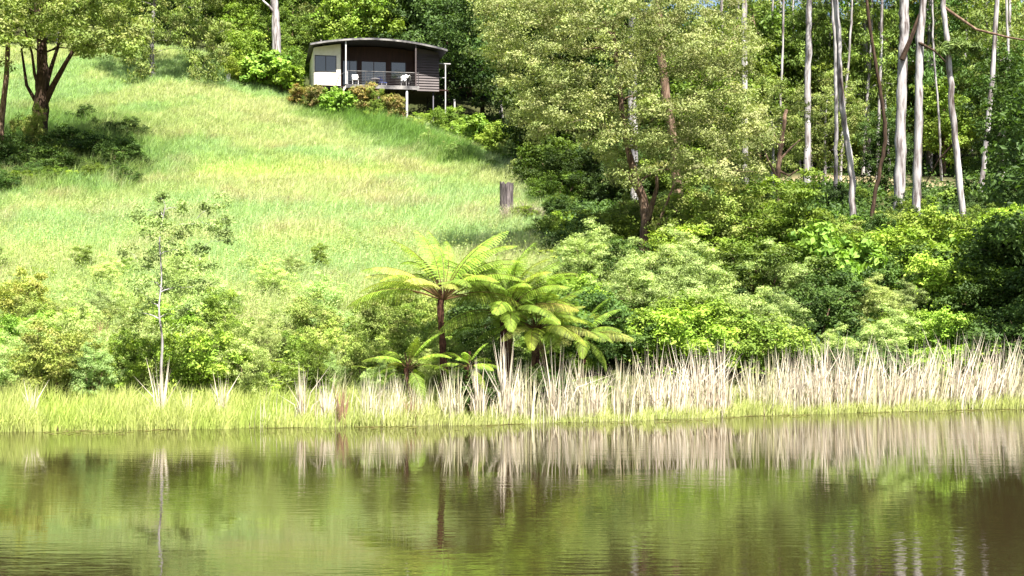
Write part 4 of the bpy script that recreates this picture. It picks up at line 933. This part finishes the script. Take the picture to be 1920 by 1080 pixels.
# ground cover under the forest
n = 130000; D = 45+62*r.random(n)**1.25; px = 960+1100*r.random(n); X = (px-960)/F*D
keep = (r.random(n) < (1-meadow_mask(px, D))) & (fnoise(X, D, 4, 71) > .36) & (D > shore(px)+1.5)
tk = np.exp(-((D-(92+2.0*np.sin(px*.013)))/3.4)**2)*sstep(1360, 1440, px); keep &= r.random(n) > tk*.95
X, D = X[keep], D[keep]; n = len(X); Z = terrain(X, D); hh = (.1+.8*r.random(n)**1.5)*(.4+fnoise(X, D, 2.4, 81))
v, q = leaf_quads(np.stack([X, D, Z+hh], -1), r.normal(size=(n, 3))*.7+np.array((-.1, -.2, .8)), .24*(.6+.8*r.random(n)), .12*(.6+.8*r.random(n)), r)
C = mixcol(r.random((n, 3))**2, [(.06, .115, .022), (.10, .17, .03), (.035, .07, .016)])
tag(link('ground_cover', mk_mesh('ground_cover', v, q, LEAF_SOFT, np.repeat(C, 4, 0))), 'low leafy ground cover under the gums', 'ground cover', kind='stuff')

# grass along the water's edge
n = 46000; px = -90+2150*r.random(n); sd = shore(px); off = -.15+2.9*r.random(n)**1.25-.55*(fnoise(px/62, px*0, 1.1, 94)-.35); D = sd+off; X = (px-960)/F*D; Z = np.maximum(terrain(X, D), -.05)-.03
cl = fnoise(X, D, 1.1, 91); keep = r.random(n) < sstep(.25, .5, cl)*.85+.15; X, D, Z, px, off, cl = [a[keep] for a in (X, D, Z, px, off, cl)]; n = len(X)
h = (.45+.7*cl)*(.6+.6*r.random(n))*np.interp(px, [0, 500, 700, 1920], [.78, .72, .5, .5])*(.35+1.25*fnoise(X, D*.2, 1.4, 93))
lean = np.stack([.12+.2*r.normal(size=n), -.08+.2*r.normal(size=n)], -1)
W = np.stack([.8+.4*sstep(700, 1300, px), .7*sstep(.4, .6, cl), .3*sstep(500, 800, px)], -1)*(.2+r.random((n, 3)))
C = mixcol(W, [(.40, .48, .12), (.58, .57, .25), (.56, .48, .36)])*(.75+.5*r.random((n, 1)))
tag(link('bank_grass', blades('bank_grass', np.stack([X, D, Z], -1), h, .022*(.6+.8*r.random(n)), lean, C, GRASS, r, 1.1)), 'yellow-green grass along the water\'s edge', 'grass', kind='stuff')

# dry reeds: the even bed, then the clumps that stand out
REEDC = [(.64, .57, .45), (.74, .68, .57), (.46, .37, .26), (.42, .46, .18)]
n = 4300; px = 470+1560*r.random(n); dens = np.interp(px, [470, 560, 700, 900, 1150, 1250, 1380, 1400, 1460, 1650, 1800, 2030], [0, .35, .6, .6, .55, .8, 1, .35, .85, .85, .75, .75])
keep = (r.random(n) < dens) & (r.random(n) < sstep(.36, .54, fnoise(px/62, px*0, 1.0, 99))+.12); px = px[keep]; n = len(px); D = shore(px)-.1+1.9*r.random(n)**1.2-.5*(fnoise(px/62, px*0, 1.1, 94)-.35); X = (px-960)/F*D+.05*r.normal(size=n); Z = np.maximum(terrain(X, D), -.05)-.03
cl = fnoise(X, D*.3, .8, 95); h = np.interp(px, [470, 800, 1300, 1920], [1.0, 1.15, 1.25, 1.35])*(.35+.9*cl)*(.7+.5*r.random(n))
lean = np.stack([.06+.10*r.normal(size=n)+np.interp(px, [1500, 1900], [0, .2]), .1*r.normal(size=n)], -1)
C = mixcol(r.random((n, 4))**2.5*np.array((1, .9, 1.1, 1.6)), REEDC)*(.55+.6*r.random((n, 1)))
tag(link('reed_bed', blades('reed_bed', np.stack([X, D, Z], -1), h, .026*(.6+.8*r.random(n)), lean, C, REED, r, 1.05)), 'bed of dry beige reeds along the shore', 'reeds', kind='stuff')
def reed_clump(seed, n, rad, h, cols):
    q = rng_(seed); a = q.random(n)*6.28; d = rad*q.random(n)**.7; B = np.stack([d*np.cos(a), d*np.sin(a)*.6, -.1+0*a], -1)
    hh = h*(.35+.8*q.random(n)); ln = np.stack([.16*B[:, 0]/rad+.07*q.normal(size=n), .1*q.normal(size=n)], -1)
    k = q.random(n) < .16; ln[k] += q.normal(size=(k.sum(), 2))*.35
    return blades('reed_clump', B, hh, 0.034*(.6+.8*q.random(n)), ln, mixcol(q.random((n, len(cols)))**2.5, cols), REED, q, 1.05)
RC = [reed_clump(601, 60, .22, 1.9, REEDC[:3]), reed_clump(602, 90, .34, 1.75, REEDC), reed_clump(603, 46, .16, 1.6, REEDC[:3]), reed_clump(604, 120, .45, 1.9, REEDC[:3]), reed_clump(605, 40, .2, 1.2, [(.30, .19, .12), (.24, .15, .09)])]
def clump(px, off, k, s, label, group='clumps of dry reeds along the shore', lean=0.0):
    D = float(shore(px))+off; b = at(px, D); o = link('reed_clump', RC[k], None, (b[0], b[1], max(b[2], -.03))); o.scale = (s, s, s); o.rotation_euler = (0, lean, (px*.37) % 6.28 if not lean else 0)
    tag(o, label, 'reeds', group); return o
for px, off, k, s_, lab in [(398, 9.5, 4, .9, 'brown dry stalks standing in the rough grass uphill of the sapling'), (183, 7.5, 4, 1.2, 'dark brown dry stalks among the bank shrubs'), (215, 6.0, 2, .8, 'grey dry stalks among the bank shrubs'), (110, 5.5, 4, 1.0, 'rusty dry stalks near the left end of the bank'), (480, 4.5, 2, .7, 'pale dry stalks poking out of the bracken')]:
    clump(px, off, k, s_, lab, None)
LB = 'tall clump of dry pale reeds in the reed bed'
clump(301, .7, 2, 1.05, 'lone clump of pale dead stalks below the thin sapling', None)
clump(352, .4, 2, .62, 'small pale clump of dead stalks right of the sapling', None); clump(416, .9, 2, .8, 'slim dry clump in the bank grass right of the sapling\'s small clump', None)
clump(640, .2, 4, 1.0, 'reddish-brown clump of dead reeds at the waterline', None); clump(772, .1, 4, .8, 'brown clump of dead reeds below the tall tree fern', None)
clump(60, .8, 2, .7, 'faint dry clump in the grass at the bank\'s left end', None)
for px, off, k, s in [(566, .5, 2, 1.0), (612, .4, 2, .85), (690, .5, 1, .75), (740, .6, 1, .7), (850, .4, 1, .85), (897, .5, 0, .85), (948, .3, 0, 1.18), (985, .5, 1, .9), (1044, .3, 0, 1.12), (1085, .6, 1, .95), (1110, .3, 3, .85), (1160, .4, 1, .95), (1195, .6, 1, .95),
                      (1222, .4, 0, 1.12), (1255, .5, 3, .95), (1298, .5, 3, 1.08), (1330, .4, 3, 1.12), (1356, .3, 0, 1.1), (1410, .8, 1, .9), (1452, .5, 1, 1.05), (1490, .7, 3, 1.0), (1530, .4, 3, 1.15), (1562, .6, 0, 1.2), (1595, .5, 3, 1.15), (1640, .6, 1, 1.1), (1672, .5, 3, 1.05)]:
    AUTO.append((clump(px, off, k, s, LB), 'dry pale reed clump'))
for px, off, k, s in [(1712, .6, 3, 1.1), (1750, .5, 1, 1.1), (1790, .6, 3, 1.2), (1830, .4, 0, 1.2), (1862, .6, 3, 1.15), (1900, .5, 1, 1.15), (1940, .6, 3, 1.1)]:
    AUTO.append((clump(px, off, k, s, 'dry reed clump bending over in front of the dark bushes', 'bent dry reeds before the dark bushes', .12), 'bent dry reed clump'))

# dry grass heap by the stump
q = rng_(66); b = at(985, 68.5); n = 420; a = q.random(n)*6.28; d = .9*q.random(n)**.6
B = np.stack([d*np.cos(a)*1.3, d*np.sin(a)*.7, .05+.55*(1-d/.9)*q.random(n)], -1); hh = .5+.4*q.random(n); ln = np.stack([np.cos(a)*.8+.3, np.sin(a)*.8], -1)*(.6+.5*q.random((n, 1)))
tag(link('grass_heap', blades('grass_heap', B, hh, .03*(.6+.8*q.random(n)), ln, mixcol(q.random((n, 3)), [(.36, .32, .22), (.24, .2, .15), (.42, .38, .28)]), REED, q), None, b), 'heap of dry grey grass beside the stump', 'grass heap')

# floating weed along the shore
n = 2600; px = -60+2060*r.random(n); D = shore(px)-.12-1.5*r.random(n)**2.6; X = (px-960)/F*D; keep = fnoise(X, D, .9, 97) > .5; X, D = X[keep], D[keep]; n = len(X)
a = r.random(n)*6.28; s = .03+.05*r.random(n); k = np.arange(5)*2*math.pi/5
v = np.stack([X[:, None]+s[:, None]*np.cos(a[:, None]+k), D[:, None]+s[:, None]*np.sin(a[:, None]+k), .006+.004*r.random((n, 1))+0*k], -1).reshape(-1, 3)
C = mixcol(r.random((n, 3))**2, [(.12, .14, .03), (.2, .2, .06), (.10, .06, .03)])
tag(link('floating_weed', mk_mesh('floating_weed', v, np.arange(5*n).reshape(-1, 5), LEAF_SOFT, np.repeat(C, 5, 0))), 'scattered floating weed on the water along the shore', 'water weed', kind='stuff')

auto_labels()
